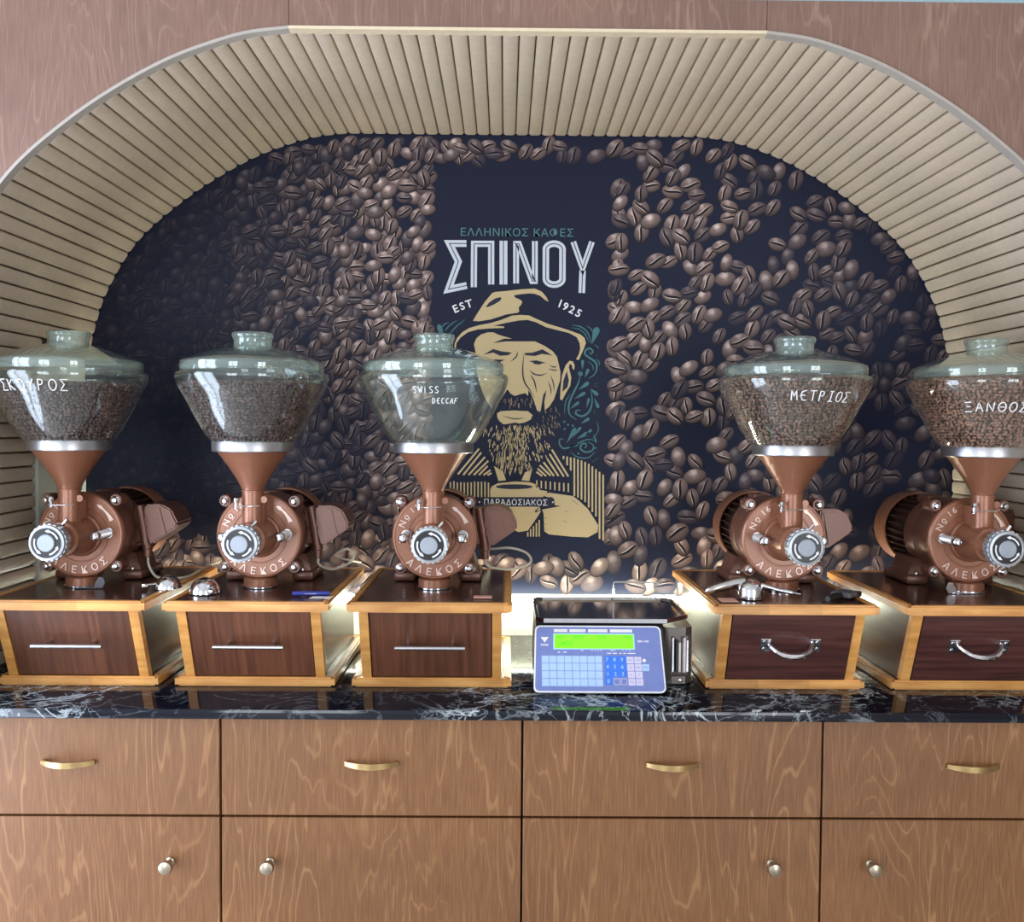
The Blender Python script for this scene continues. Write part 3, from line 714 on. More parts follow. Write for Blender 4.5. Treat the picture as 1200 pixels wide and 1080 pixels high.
# ------------------------------------------------------------------ drawer boxes under the grinders
BTOP, BFRONT_T, BFRONT_B, BBACK = .198, -.255, -.180, .240      # local y: 0 is world Y 2.20
def slant(z): return -.236+.062*(.178-z)/.158                    # front face leans back towards its foot
def drawer_box(x, style, label):
    root = empty('drawer_box', (x, 2.20, WT)); tag(root, label, 'wooden box', 'wooden drawer boxes under the grinders')
    dark = 'walnut' if style == 'bar' else 'wenge'
    hw, pw, e = .173, .151, .019
    MB().box(-hw+e, hw-e, BFRONT_B+e, BBACK-e, 0, .0185).build('base_board', 'walnut_top', root)
    def edging(z0, z1, yf):
        for poly in ([(-hw, yf), (hw, yf), (hw-e, yf+e), (-hw+e, yf+e)], [(-hw, yf), (-hw+e, yf+e), (-hw+e, BBACK-e), (-hw, BBACK)],
                     [(hw, yf), (hw, BBACK), (hw-e, BBACK-e), (hw-e, yf+e)], [(-hw, BBACK), (-hw+e, BBACK-e), (hw-e, BBACK-e), (hw, BBACK)]):
            bm = bmesh.new(); lo = [bm.verts.new((p[0], p[1], z0)) for p in poly]; hi = [bm.verts.new((p[0], p[1], z1)) for p in poly]
            bm.faces.new(lo[::-1]); bm.faces.new(hi)
            for i in range(4): bm.faces.new((lo[i], lo[(i+1) % 4], hi[(i+1) % 4], hi[i]))
            bmesh.ops.bevel(bm, geom=[ed for ed in bm.edges if abs(ed.verts[0].co.z-ed.verts[1].co.z) < 1e-6], offset=.0035, segments=2, affect='EDGES')
            MB().bm(bm).build('edging', 'oak', root)
    edging(0, .020, BFRONT_B); edging(.177, BTOP, BFRONT_T)
    MB().box(-hw+e, hw-e, BFRONT_T+e, BBACK-e, .178, BTOP-.0012).build('top_panel', 'walnut_top', root)
    for sg in (-1, 1):
        xa, xb = sorted((sg*(pw-.001), sg*(pw-.010)))
        MB().prism([(slant(.020)+.018, .020), (slant(.177)+.018, .177), (BBACK-.02, .177), (BBACK-.02, .020)], xa, xb, 'X').build('side_panel', 'wenge' if style != 'bar' else 'walnut_top', root, smooth=False)
        xa, xb = sorted((sg*pw, sg*(pw-.020)))
        MB().prism([(slant(.020), .020), (slant(.177), .177), (slant(.177)+.020, .177), (slant(.020)+.020, .020)], xa, xb, 'X').build('corner_post', 'oak', root, smooth=False)
    MB().box(-pw+.01, pw-.01, BBACK-.03, BBACK-.02, .02, .177).build('back_panel', 'walnut_top', root)
    o = -.004 if style != 'bar' else .003
    dr = MB().prism([(slant(.0225)+o, .0225), (slant(.1745)+o, .1745), (slant(.1745)+o+.016, .1745), (slant(.0225)+o+.016, .0225)], -pw+.0225, pw-.0225, 'X').build('drawer', dark, root, smooth=False)
    zc = .098; yc = slant(zc)+o
    h = MB()
    if style == 'bar':
        h.tube([(-.074, yc-.031, zc), (.074, yc-.031, zc)], .0048, 12)
        for sg in (-1, 1): h.tube([(sg*.048, yc, zc+.001), (sg*.048, yc-.030, zc)], .0042, 10)
        tag(h.build('handle', 'alu', dr), 'slim steel bar handle')
    else:
        h.tube(smooth_curve([(-.047, yc-.004, zc+.012), (-.043, yc-.014, zc+.004), (-.030, yc-.025, zc-.006), (-.012, yc-.030, zc-.011), (.012, yc-.030, zc-.011), (.030, yc-.025, zc-.006), (.043, yc-.014, zc+.004), (.047, yc-.004, zc+.012)], 4),
               [.0042]*6+[.0050]*4+[.0062]*9+[.0050]*4+[.0042]*6, 10)
        for sg in (-1, 1):
            lean = math.atan(.062/.158)
            mt = T(sg*.053, yc-.001, zc+.006) @ Matrix.Rotation(lean, 4, 'X')
            h.box(-.011, .011, -.003, .001, -.016, .016, .001, 1, mt)
            for dz in (-.009, .009): h.lathe([(.004, 0), (.0036, .0018), (0, .0024)], 10, mt @ T(sg*.004, -.003, dz) @ FRONT)
        tag(h.build('handle', 'chrome', dr), 'chrome arched pull handle')
    return root
drawer_box(-.920, 'bar', 'walnut drawer box with oak edging, partly cut off at the left edge')
drawer_box(-.538, 'bar', 'walnut drawer box with steel bar handle, second from the left')
drawer_box(-.155, 'bar', 'walnut drawer box with steel bar handle, next to the scale')
drawer_box(.614, 'pull', 'dark reddish drawer box with chrome pull, right of the scale')
drawer_box(1.019, 'pull', 'dark reddish drawer box with chrome pull, at the right edge')

# ------------------------------------------------------------------ grinders
ZB = WT+BTOP                                       # top of the boxes
AX, RD = .117, .097                                # disc axis height above the box, disc radius
HY = -.050                                         # hopper axis (local y)
BOWL = [(.0870, .3312), (.0960, .3370), (.1175, .3695), (.1400, .4137), (.1570, .4455), (.1632, .4610), (.1655, .4705), (.1645, .4780), (.1610, .4825)]
BOWL = smooth_curve(BOWL, 3)
LID = smooth_curve([(.1535, .4838), (.1550, .490), (.1548, .5015), (.1515, .5068), (.1350, .5140), (.1100, .5235), (.0780, .5340), (.0480, .5405)], 3) + \
      smooth_curve([(.0425, .5420), (.0415, .550), (.0425, .556), (.0455, .561), (.0455, .567), (.0425, .5705), (.030, .5712)], 2) + [(0, .5712)]
def bowl_r(z):
    if z <= BOWL[0][1]: return BOWL[0][0]
    for (r0, z0), (r1, z1) in zip(BOWL, BOWL[1:]):
        if z0 <= z <= z1 and z1 > z0: return r0+(r1-r0)*(z-z0)/(z1-z0)
    return .157
def offset_prof(p, d):
    out = []
    for i, q in enumerate(p):
        a = p[max(i-1, 0)]; b = p[min(i+1, len(p)-1)]; tx, tz = b[0]-a[0], b[1]-a[1]; l = math.hypot(tx, tz) or 1
        out.append((max(0, q[0]-tz/l*d), q[1]+tx/l*d))
    return out
def letters_on_disc(par, items, y):
    for ch, ang, r, h, flip in items:
        mb = MB()
        vs, fs = glyph(ch, .006, .10); xs = [v.x for v in vs]; ys = [v.y for v in vs]
        k = h/.72; mx, my = (max(xs)+min(xs))/2, .36
        a = math.radians(ang); c = (r*math.cos(a), r*math.sin(a)); rot = a-PI/2 if not flip else a+PI/2
        P = []
        for v in vs:
            u, q = (v.x-mx)*k, (v.y-my)*k
            P.append((c[0]+u*math.cos(rot)-q*math.sin(rot), y-(v.z+.10)*.012, AX+c[1]+u*math.sin(rot)+q*math.cos(rot)))
        mb.add(P, fs); mb.build('cast_letter', 'letter', par, smooth=False)
def make_grinder():
    root = empty('coffee_grinder', (0, 2.13, ZB))
    ax = lambda y: T(0, y, AX) @ FRONT             # lathe z grows towards the camera
    # --- grinding head
    hd = MB().lathe([(.090, -.016), (RD, -.014), (RD, -.002), (RD-.003, .001), (RD-.006, .0012), (RD-.007, -.0005), (.064, -.0005), (.063, .001), (.061, .001), (.060, -.001), (.050, -.001), (.048, .004), (.044, .006), (0, .006)], 64, ax(0))
    head = hd.build('grinding_head', 'copper', root)
    letters_on_disc(head, [(c, 270-43+i*17.0, .0800, .0165, True) for i, c in enumerate('ΑΛΕΚΟΣ')] + [('N', 158, .0790, .0150, False), ('o', 145, .0800, .0150, False), ('1', 130, .0795, .0135, False), ('6', 120, .0795, .0135, False)], -.0006)
    a0 = math.radians(145); MB().box(-.0042, .0042, -.002, -.0004, -.0008, .0008, 0, 1, T(.070*math.cos(a0), -.0006, AX+.070*math.sin(a0)) @ Matrix.Rotation(-(a0-PI/2), 4, 'Y')).build('cast_dash', 'letter', head, smooth=False)
    ar = MB(); arc = [math.radians(t) for t in (60, 54, 48, 42, 36, 30, 24)]; wd = [.0006, .0042, .0022, .0026, .0032, .0040, .0052]
    vs = []
    for t_, w_ in zip(arc, wd):
        for rr in (.079+w_, .079-w_): vs.append((rr*math.cos(t_), AX+rr*math.sin(t_)))
    n = len(arc); V = [(p[0], -.0026, p[1]) for p in vs]+[(p[0], 0, p[1]) for p in vs]
    fs = [(2*i, 2*i+2, 2*i+3, 2*i+1) for i in range(n-1)]+[(2*i, 2*n+2*i, 2*n+2*i+2, 2*i+2) for i in range(n-1)]+[(2*i+1, 2*i+3, 2*n+2*i+3, 2*n+2*i+1) for i in range(n-1)]+[(2*n-2, 2*n-1, 4*n-1, 4*n-2)]
    ar.add(V, fs); ar.build('arrow', 'letter', head, smooth=False)
    # --- feed chamber: horizontal barrel, neck and web
    fc = MB().lathe([(.044, .004), (.042, .03), (.038, .085), (.0365, .090), (.030, .0915), (.029, .108), (.021, .110), (.020, .135)], 40, ax(0))
    fc.lathe([(.0235, .125), (.0235, .221), (.0255, .2215), (.0255, .224), (.022, .225)], 36, T(0, HY, 0))
    fc.box(-.0185, .0185, HY, .001, AX, .200, .004, 2)
    fc.lathe([(.0075, -.003), (.0075, .003)], 14, T(.0265, HY-.008, .204) @ FRONT)
    fc.build('feed_chamber', 'copper', root)
    fn = MB().lathe(smooth_curve([(.0225, .222), (.0265, .233), (.0400, .257), (.0550, .280), (.0760, .3085), (.0800, .312)], 4), 48, T(0, HY, 0)); fn.build('funnel', 'copper', root)
    MB().lathe([(.079, .3095), (.0860, .3095), (.0875, .3115), (.0880, .329), (.0870, .3315), (.081, .3315)], 56, T(0, HY, 0)).build('collar_ring', 'collar', root)
    # gate latch
    la = MB().tube([(-.034, HY-.025, .190), (.020, HY-.0255, .191)], .0012, 8)
    la.lathe([(0, -.0068), (.005, -.005), (.0068, 0), (.005, .005), (0, .0068)], 16, T(-.030, HY-.024, .203))
    la.tube([(-.030, HY-.024, .200), (-.031, HY-.024, .185)], .0034, 10); la.lathe([(0, -.004), (.004, 0), (0, .004)], 10, T(-.034, HY-.024, .188))
    la.build('gate_latch', 'chrome', root)
    # --- adjusting knob
    kn = MB(); nt_ = 22; R1, R0 = .0402, .0384; poly = []
    for k in range(nt_):
        for f_, rr in ((0, R1), (.42, R1), (.55, R0), (.87, R0)): th = 2*PI*(k+f_)/nt_; poly.append((rr*math.cos(th), AX+rr*math.sin(th)))
    kn.prism(poly, -.132, -.151, 'Y'); kn.lathe([(.0375, .150), (.0382, .154), (.0372, .1575), (.0325, .1590), (.0310, .1575), (0, .1575)], 44, ax(0))
    knob = kn.build('adjusting_knob', 'knob_alu', root)
    MB().lathe([(.0308, .1565), (.0308, .1585), (.0190, .1585), (.0190, .1565)], 44, ax(0)).build('dial_ring', 'black', knob)
    MB().lathe([(.0188, .1565), (.0188, .1605), (.0170, .1620), (0, .1622)], 32, ax(0)).build('centre_cap', 'cap_metal', knob)
    dm = MB()
    for s0, s1 in ((20, 95), (160, 245), (285, 345)):
        pts = [math.radians(s0+(s1-s0)*i/10) for i in range(11)]; V = []
        for i, th in enumerate(pts):
            ww = .0016 if i < 8 else [.0034, .0018, .0002][i-8]
            for rr in (.0252+ww, .0252-ww): V.append((rr*math.cos(th), -.1588, AX+rr*math.sin(th)))
        dm.add(V, [(2*i, 2*i+2, 2*i+3, 2*i+1) for i in range(10)])
    dm.build('dial_arrows', 'white_ink', knob, smooth=False)
    lv = MB().tube([(.010, -.120, AX+.026), (.026, -.119, AX+.046)], .0036, 10).lathe([(.0300, .112), (.0310, .114), (.0310, .124), (.030, .126)], 30, ax(0)); lv.build('lock_lever', 'chrome', root)
    # --- spring bolts
    for sg in (-1, 1):
        x = sg*.0640
        pr = [(.0115, 0), (.0115, .003)]
        for i in range(12): pr += [(.0074, .0035+i*.0048), (.0100, .0055+i*.0048), (.0100, .0067+i*.0048), (.0074, .0083+i*.0048)]
        sp = MB().lathe(pr, 18, T(x, 0, AX+.004) @ FRONT).build('spring', 'alu', root)
        MB().lathe([(.0095, .059), (.0104, .061), (.0104, .071), (.0090, .0735), (.006, .075), (.0055, .080), (0, .0810)], 6 if False else 16, T(x, 0, AX+.004) @ FRONT).build('spring_nut', 'chrome', sp)
    # --- corner lugs with bolts
    for sx in (-1, 1):
        for sz in (-1, 1):
            p = (sx*.0785, .018, AX+(.0785 if sz > 0 else -.072))
            lg = MB().lathe([(.0135, -.030), (.0145, .008), (.0125, .012), (0, .012)], 20, T(*p) @ FRONT).tube([(p[0], .03, p[2]), (p[0]*.80, .03, AX+(p[2]-AX)*.80)], .013, 12)
            lg = lg.build('lug', 'copper_lo', root)
            MB().lathe([(.0095, .010), (.0095, .0145), (.0065, .0165), (.0062, .021), (.0045, .023), (0, .0235)], 16, T(*p) @ FRONT).build('bolt', 'chrome', lg)
    # --- motor
    mo = MB().lathe([(.080, -.155), (.0900, -.150), (.0905, -.100), (.0895, -.0985), (.0910, -.097), (.0920, -.020), (.088, -.014), (.085, -.014)], 56, ax(0)).build('drum', 'copper_lo', root)
    mt = MB().lathe([(.074, -.150), (.074, -.290)], 40, ax(0))
    motor = mt.build('motor', 'fin_dark', root)
    fi = MB()
    for k in range(30):
        th = 2*PI*k/30
        fi.box(.072, .0850, .152, .284, -.0014, .0014, 0, 1, T(0, 0, AX) @ Matrix.Rotation(-th, 4, 'Y'))
    fi = fi.build('cooling_fins', 'fin_dark', motor, smooth=False); fi['kind'] = 'stuff'
    MB().box(-.030, .006, .150, .215, AX+.070, AX+.0925, .003).build('motor_plate', 'copper_lo', motor)
    MB().lathe([(.0885, -.262), (.0920, -.262), (.0925, -.266), (.0925, -.326), (.086, -.338), (.06, -.343), (0, -.344), (0, -.334), (.0870, -.328), (.0880, -.29), (.0885, -.262)], 48, ax(0)).build('fan_cover', 'copper', motor)
    # --- feet
    for sg in (-1, 1):
        ft = MB().box(min(sg*.052, sg*.104), max(sg*.052, sg*.104), .092, .235, 0, .022, .007, 2)
        ft.prism([(sg*.056, .018), (sg*.098, .018), (sg*.084, .062), (sg*.050, .062)] if sg > 0 else [(sg*.056, .018), (sg*.050, .062), (sg*.084, .062), (sg*.098, .018)], .105, .205, 'Y')
        ft = ft.build('foot', 'copper_lo', root)
        MB().lathe([(.0062, .021), (.0062, .026), (0, .0285)], 12, T(sg*.078, .102, .002)).build('foot_bolt', 'chrome', ft)
    # --- spout below the disc
    sp = MB().lathe([(.0375, .0045), (.0375, .0195), (.036, .0205)], 40, T(0, .014, 0)); sp.box(-.03, .03, .016, .06, .019, .045, .003)
    sp = sp.build('spout', 'copper', root)
    MB().lathe([(.0405, .0003), (.0405, .0030), (.0370, .0046), (.034, .0046)], 40, T(0, .012, 0)).build('spout_ring', 'chrome', sp)
    # --- terminal box
    poly = [(.112, .178), (.150, .180), (.174, .168), (.190, .134), (.186, .124), (.129, .084), (.121, .088), (.106, .13)]
    bm = bmesh.new(); lo_ = [bm.verts.new((p[0], .088, p[1])) for p in poly]; hi_ = [bm.verts.new((p[0], .195, p[1])) for p in poly]
    bm.faces.new(lo_); bm.faces.new(hi_[::-1]); n = len(poly)
    for i in range(n): bm.faces.new((lo_[i], hi_[i], hi_[(i+1) % n], lo_[(i+1) % n]))
    bmesh.ops.recalc_face_normals(bm, faces=bm.faces[:]); bmesh.ops.bevel(bm, geom=bm.edges[:], offset=.004, segments=2, affect='EDGES', clamp_overlap=True)
    tb = MB().bm(bm).build('terminal_box', 'copper_lo', root)
    MB().prism([(.118, .170), (.148, .172), (.163, .110), (.131, .094)], .0850, .0885, 'Y').build('cover_plate', 'copper_lo', tb, smooth=False)
    sl = MB().tube([(.098, .096, .176), (.113, .096, .084)], .0105, 12); sl.box(.080, .118, .10, .19, .085, .172, .004); sl.lathe([(.013, -.004), (.013, .004)], 14, T(.107, .096, .125)); sl.build('box_flange', 'copper_lo', tb)
    MB().lathe([(.006, -.038), (.0105, -.036), (.0105, -.018), (.0125, -.016), (.0125, 0)], 16, T(.113, .105, .090)).build('cable_gland', 'copper_lo', tb)
    # --- glass hopper
    ho = BOWL + [(.1570, .4830)] + offset_prof(BOWL, .0040)[::-1]
    ho = [(r, z) for r, z in ho]
    hop = MB().lathe(ho + [ho[0]], 72, T(0, HY, 0)).build('glass_hopper', 'glass', root, sharp=50)
    MB().lathe(LID + [(0, .5672)] + [(.030, .5672), (.040, .566), (.0415, .562), (.038, .556), (.0375, .546), (.0440, .5365)] + offset_prof(LID[:22], .0040)[::-1][1:] + [LID[0]], 72, T(0, HY, 0)).build('lid', 'glass_lid', hop, sharp=50)
    return root
GX = [-.962, -.557, -.158, .640, 1.066]
GL = ['brown coffee grinder partly cut off at the left edge, dark beans in its hopper', 'brown coffee grinder second from the left, dark beans and no writing on glass',
      'brown coffee grinder with an empty glass hopper, beside the bearded man emblem', 'brown coffee grinder right of the scale, hopper full of medium-brown beans',
      'brown coffee grinder at the right edge, hopper full of light-brown beans']
g0 = make_grinder()
GR = [g0] + [copy_tree(g0) for _ in range(4)]
for o, x, lb in zip(GR, GX, GL):
    o.location = (x, 2.13, ZB); tag(o, lb, 'coffee grinder', 'coffee grinders on the worktop')
def part(root, name): return [c for c in root.children if c.name.split('.')[0] == name][0]
# spout flap plates seen on the outer grinders
for gi in (0, 4):
    f = MB().box(-.052, .03, -.020, .000, .0048, .0062, .0005)
    sgn = 1 if gi == 0 else -1
    f = MB().prism([(.0, -.036), (.050*sgn, -.034), (.056*sgn, -.028), (.050*sgn, -.020), (0, -.018)][::sgn], .0006, .0022, 'Z')
    f.prism([(.044*sgn, .001), (.062*sgn, .001), (.068*sgn, .012), (.064*sgn, .024), (.054*sgn, .025), (.046*sgn, .012)], -.031, -.029, 'Y')
    f.build('spout_flap', 'grey_plastic' if gi == 0 else 'chrome', GR[gi])
# handwriting on the glass
STK = {'Σ': [[(1, 1), (0, 1), (.55, .55), (0, 0), (1, 0)]], 'Κ': [[(0, 1), (0, 0)], [(.8, 1), (.05, .5), (.85, 0)]], 'Ο': [[(.5+.5*math.cos(t), .5+.5*math.sin(t)) for t in [2*PI*i/14 for i in range(15)]]],
       'Υ': [[(0, 1), (.45, .5), (.9, 1)], [(.45, .5), (.4, 0)]], 'Ρ': [[(0, 0), (.08, 1), (.6, .95), (.7, .7), (.45, .5), (.05, .5)]], 'Μ': [[(0, 0), (.15, 1), (.45, .35), (.85, 1), (.95, 0)]],
       'Ε': [[(.9, 1), (.25, .9), (0, .5), (.25, .05), (.9, 0)], [(0, .5), (.7, .52)]], 'Τ': [[(0, 1), (1, 1)], [(.5, 1), (.42, 0)]], 'Ι': [[(.2, 1), (.8, 1)], [(.5, 1), (.5, 0)], [(.1, 0), (.9, 0)]],
       'Ξ': [[(.1, 1), (1, 1.05)], [(.3, .55), (.8, .58)], [(0, 0), (1, .0)]], 'Α': [[(0, 0), (.5, 1), (.95, 0)], [(.2, .4), (.8, .4)]], 'Ν': [[(0, 0), (.08, 1), (.8, 0), (.95, 1)]],
       'Θ': [[(.5+.5*math.cos(t), .5+.5*math.sin(t)) for t in [2*PI*i/14 for i in range(15)]], [(.25, .5), (.8, .5)]], 'S': [[(.9, .95), (.3, 1), (.05, .75), (.5, .5), (.9, .25), (.6, 0), (0, .08)]],
       'W': [[(0, 1), (.25, 0), (.5, .7), (.75, 0), (1, 1)]], 'i': [[(.3, .8), (.3, 0)], [(.3, 1), (.32, 1.05)]], 'D': [[(0, 0), (.05, 1), (.7, .8), (.85, .45), (.6, .1), (0, 0)]],
       'C': [[(.9, .9), (.3, .95), (0, .5), (.3, .05), (.9, .1)]], 'F': [[(0, 0), (.05, 1), (.9, 1)], [(.05, .55), (.7, .55)]]}
def handwriting(gi, txt, th0, th1, z, h, rad, drop=0.0):
    mb = MB(); n = len(txt); step = (th1-th0)/n
    for i, ch in enumerate(txt):
        for st in STK[ch]:
            P = []
            for j in range(len(st)-1):
                for q in range(3):
                    t = q/3; P.append((st[j][0]+(st[j+1][0]-st[j][0])*t, st[j][1]+(st[j+1][1]-st[j][1])*t))
            P.append(st[-1]); W = []
            for u, v in P:
                th = math.radians(th0+(i+.12+u*.66)*step); zz = z+(v-.5)*h-drop*(i/n); r = bowl_r(zz)+.0006
                W.append((r*math.sin(th), HY-r*math.cos(th), zz))
            mb.tube(W, rad, 6)
    return mb
for gi, mbs in ((0, [handwriting(0, 'ΣΚΟΥΡΟΣ', -28, 26, .447, .022, .0010)]), (2, [handwriting(2, 'SWiSS', -12, 9, .443, .013, .0009), handwriting(2, 'DΕCCΑF', 3, 25, .421, .011, .0009)]),
                (3, [handwriting(3, 'ΜΕΤΡΙΟΣ', -20, 30, .438, .020, .0012, .004)]), (4, [handwriting(4, 'ΞΑΝΘΟΣ', -44, 8, .417, .019, .0012)])):
    m_ = MB()
    for q in mbs: m_.add(q.v, q.f)
    tag(m_.build('handwriting', 'white_ink', part(GR[gi], 'glass_hopper')), 'white hand-lettered word on the glass')

# ------------------------------------------------------------------ beans in the hoppers
def bean_template():
    vs, fs = [], []; seg, rings = 8, 4
    vs.append((-1, 0, 0))
    for i in range(1, rings):
        u = -math.cos(PI*i/rings); r = math.sin(PI*i/rings)
        for k in range(seg):
            a = 2*PI*k/seg; vs.append((u, r*math.cos(a)*.70, r*math.sin(a)*(.52 if math.sin(a) > 0 else .34)))
    vs.append((1, 0, 0)); e = len(vs)-1
    for k in range(seg):
        k2 = (k+1) % seg; fs.append((0, 1+k2, 1+k)); fs.append((e, 1+(rings-2)*seg+k, 1+(rings-2)*seg+k2))
        for i in range(rings-2):
            a, b = 1+i*seg, 1+(i+1)*seg
            fs.append((a+k, a+k2, b+k2)); fs.append((a+k, b+k2, b+k))
    return np.array(vs), np.array(fs)
BV, BF = bean_template()
def fill(gi, top, dome, c0, c1, seed, label):
    rg = np.random.default_rng(seed); pos, nrm = [], []
    zc = .334
    size = .0050
    while zc < top:
        r = bowl_r(zc)-.0042-size*.42; n = int(2*PI*r/(size*1.62))
        for k in range(n):
            th = 2*PI*(k+rg.uniform(-.35, .35)+(.5 if int(zc*1000) % 2 else 0))/n
            zz = zc+rg.uniform(-.0016, .0016); rr = bowl_r(zz)-.0042-size*.42-rg.uniform(0, .0022)
            pos.append((rr*math.sin(th), -rr*math.cos(th), zz)); nrm.append((math.sin(th)*.85, -math.cos(th)*.85, -.5))
        zc += size*1.28
    n_wall = len(pos)
    R = bowl_r(top)-.008; m = int(2.6*R*R/(size*size*1.0)*.62)
    for _ in range(m):
        r = R*math.sqrt(rg.uniform(0, 1)); th = rg.uniform(0, 2*PI); h = top-.001+dome*(1-(r/R)**2)+rg.uniform(-.0015, .0025)
        pos.append((r*math.sin(th), -r*math.cos(th), h)); nrm.append((rg.normal(0, .3), rg.normal(0, .3), 1))
    P = np.array(pos); Nn = np.array(nrm); Nn += rg.normal(0, .38, Nn.shape); Nn /= np.linalg.norm(Nn, axis=1)[:, None]
    Rv = rg.normal(0, 1, Nn.shape); U = np.cross(Nn, Rv); U /= np.linalg.norm(U, axis=1)[:, None]; V = np.cross(Nn, U)
    sc = size*rg.uniform(.86, 1.12, len(P))
    X = P[:, None, :] + sc[:, None, None]*(BV[None, :, 0:1]*U[:, None, :] + BV[None, :, 1:2]*V[:, None, :] + BV[None, :, 2:3]*Nn[:, None, :])
    Fc = (BF[None] + (np.arange(len(P))*len(BV))[:, None, None]).reshape(-1, 3)
    me = bpy.data.meshes.new('coffee_beans'); X = X.reshape(-1, 3)
    core = MB().lathe([(0, .333)] + [(max(.001, bowl_r(z_)-.0092), z_) for z_ in np.linspace(.334, top-.004, 8)] + [((bowl_r(top)-.012)*q, top-.004+dome*(1-q*q)) for q in (.75, .5, .25)] + [(0, top-.004+dome)], 40)
    nb = len(X); allv = np.vstack([X, np.array(core.v)])
    me.from_pydata(allv.tolist(), [], Fc.tolist() + [tuple(i+nb for i in f) for f in core.f]); me.update()
    t = rg.uniform(0, 1, len(P))**1.2; c = np.array(c0)[None]*(1-t[:, None])+np.array(c1)[None]*t[:, None]
    C = np.ones((len(allv), 4), np.float32); C[:nb, :3] = np.repeat(c, len(BV), axis=0); C[nb:, :3] = np.array(c0)*.35
    ca = me.color_attributes.new('Col', 'FLOAT_COLOR', 'POINT'); ca.data.foreach_set('color', C.ravel())
    me.polygons.foreach_set('use_smooth', [True]*len(me.polygons)); me.materials.append(M['bean'])
    o = link('coffee_beans', me, None, (GX[gi], 2.13+HY, ZB)); tag(o, label, 'coffee beans', 'roasted beans in the glass hoppers', 'stuff')
fill(0, .452, .003, srgb(66, 50, 48)[:3], srgb(106, 84, 80)[:3], 1, 'dark roasted coffee beans in the glass hopper at the left edge')
fill(1, .456, .003, srgb(66, 50, 50)[:3], srgb(106, 84, 80)[:3], 2, 'dark roasted coffee beans in the second hopper from the left')
fill(3, .474, .010, srgb(100, 76, 66)[:3], srgb(148, 116, 100)[:3], 3, 'medium brown coffee beans filling the hopper right of the scale')
fill(4, .474, .012, srgb(116, 82, 66)[:3], srgb(168, 126, 104)[:3], 4, 'light brown coffee beans filling the hopper at the right edge')

# ------------------------------------------------------------------ label-printing scale
SC = empty('label_scale', (.205, 2.04, WT)); tag(SC, 'digital label scale with blue keypad, green screen and steel tray', 'scale')
sx0, sx1 = -.134, .140
bd = MB(); bd.prism([(-.058, .004), (-.066, .009), (-.006, .128), (.004, .140), (.235, .140), (.235, .004)], sx0+.000, sx1+.004, 'X')
bd.build('body', 'scale_body', SC, smooth=False)
for fx in (sx0+.03, sx1-.03):
    for fy in (-.03, .20): MB().lathe([(.012, 0), (.012, .005)], 14, T(fx, fy, 0)).build('rubber_foot', 'black', SC)
# tilted control face: local frame u (right), v (up the slope), n (outwards)
fo = Vector((0, -.0755, .0055)); tilt = math.atan2(.0680, .1300)
FM = Matrix.Translation(fo) @ Matrix.Rotation(PI/2-tilt, 4, 'X')       # local (u, v, n): x right, y up slope, z out
FH, FW0, FW1 = .1445, .1405, .1365                                       # height, half widths bottom/top
def face_poly(in_, rad, n=6):
    c = [(-FW0+in_, in_), (FW0-in_, in_), (FW1-in_, FH-in_), (-FW1+in_, FH-in_)]; out = []
    for i, p in enumerate(c):
        a = Vector(c[i-1])-Vector(p); b = Vector(c[(i+1) % 4])-Vector(p); a.normalize(); b.normalize(); P = Vector(p)
        q0, q2 = P+a*rad, P+b*rad
        for k in range(n+1):
            t = k/n; out.append(tuple(q0*(1-t)**2+P*2*t*(1-t)+q2*t*t))
    return out
fr = MB().prism(face_poly(0, .013), -.004, .003, 'Z', FM).build('face_frame', 'white_ink', SC, smooth=False)
fp = MB().prism(face_poly(.0032, .011), .003, .0036, 'Z', FM).build('face_panel', 'scale_face', SC, smooth=False)
KX, KY = .281/1050, .1445/525                        # zoom pixels -> metres on the face
def fxy(x, y): return (-FW0+(x-35)*KX*.985+.004*(y-15)/525*-1+(.0), FH-(y-15)*KY)
def fquad(x0, y0, x1, y1): a = fxy(x0, y0); b = fxy(x1, y1); return [(a[0], b[1]), (b[0], b[1]), (b[0], a[1]), (a[0], a[1])]
def fbox(name, mat, x0, y0, x1, y1, h0, h1, par): return MB().prism(fquad(x0, y0, x1, y1), h0, h1, 'Z', FM).build(name, mat, par, smooth=False)
scr = fbox('screen_bezel', 'key_light', 200, 78, 872, 206, .0036, .0040, fp)
lcd = fbox('screen', 'screen', 210, 86, 862, 198, .0040, .0043, fp)
def ftext(mb, txt, x, y, h, bold=0.0, width=None, lift=.0046):
    vs, fs = glyph(txt, bold, 0); xs = [v.x for v in vs]; ys = [v.y for v in vs]; k = h*KY/(max(ys)-min(ys)); kx = width*KX/(max(xs)-min(xs)) if width else k
    c = fxy(x, y); mx, my = (max(xs)+min(xs))/2, (max(ys)+min(ys))/2
    mb.add([(c[0]+(v.x-mx)*kx, c[1]+(v.y-my)*k, lift) for v in vs], fs, FM)
lc = MB(); ftext(lc, 'LARGO', 302, 158, 40, 0, 122); ftext(lc, '000', 262, 108, 26, 0, 60); ftext(lc, '0000', 405, 108, 26, 0, 92); ftext(lc, '010', 600, 108, 26, 0, 68); ftext(lc, '010', 805, 108, 26, 0, 62)
lc.build('screen_digits', 'lcd_ink', lcd, smooth=False)['kind'] = 'stuff'
for x0, x1 in ((206, 318), (334, 468), (488, 648), (668, 852)): fbox('label_strip', 'paper', x0, 44, x1, 68, .0036, .0040, fp)
lg = MB(); a, b, c = fxy(98, 108), fxy(166, 108), fxy(132, 152); lg.prism([a, b, c], .0037, .0041, 'Z', FM); ftext(lg, 'DIGI', 132, 171, 17, .03, 58, .0041); ftext(lg, 'SM-100', 940, 139, 17, .02, 92, .0041)
lg.build('face_logo', 'white_ink', fp, smooth=False)
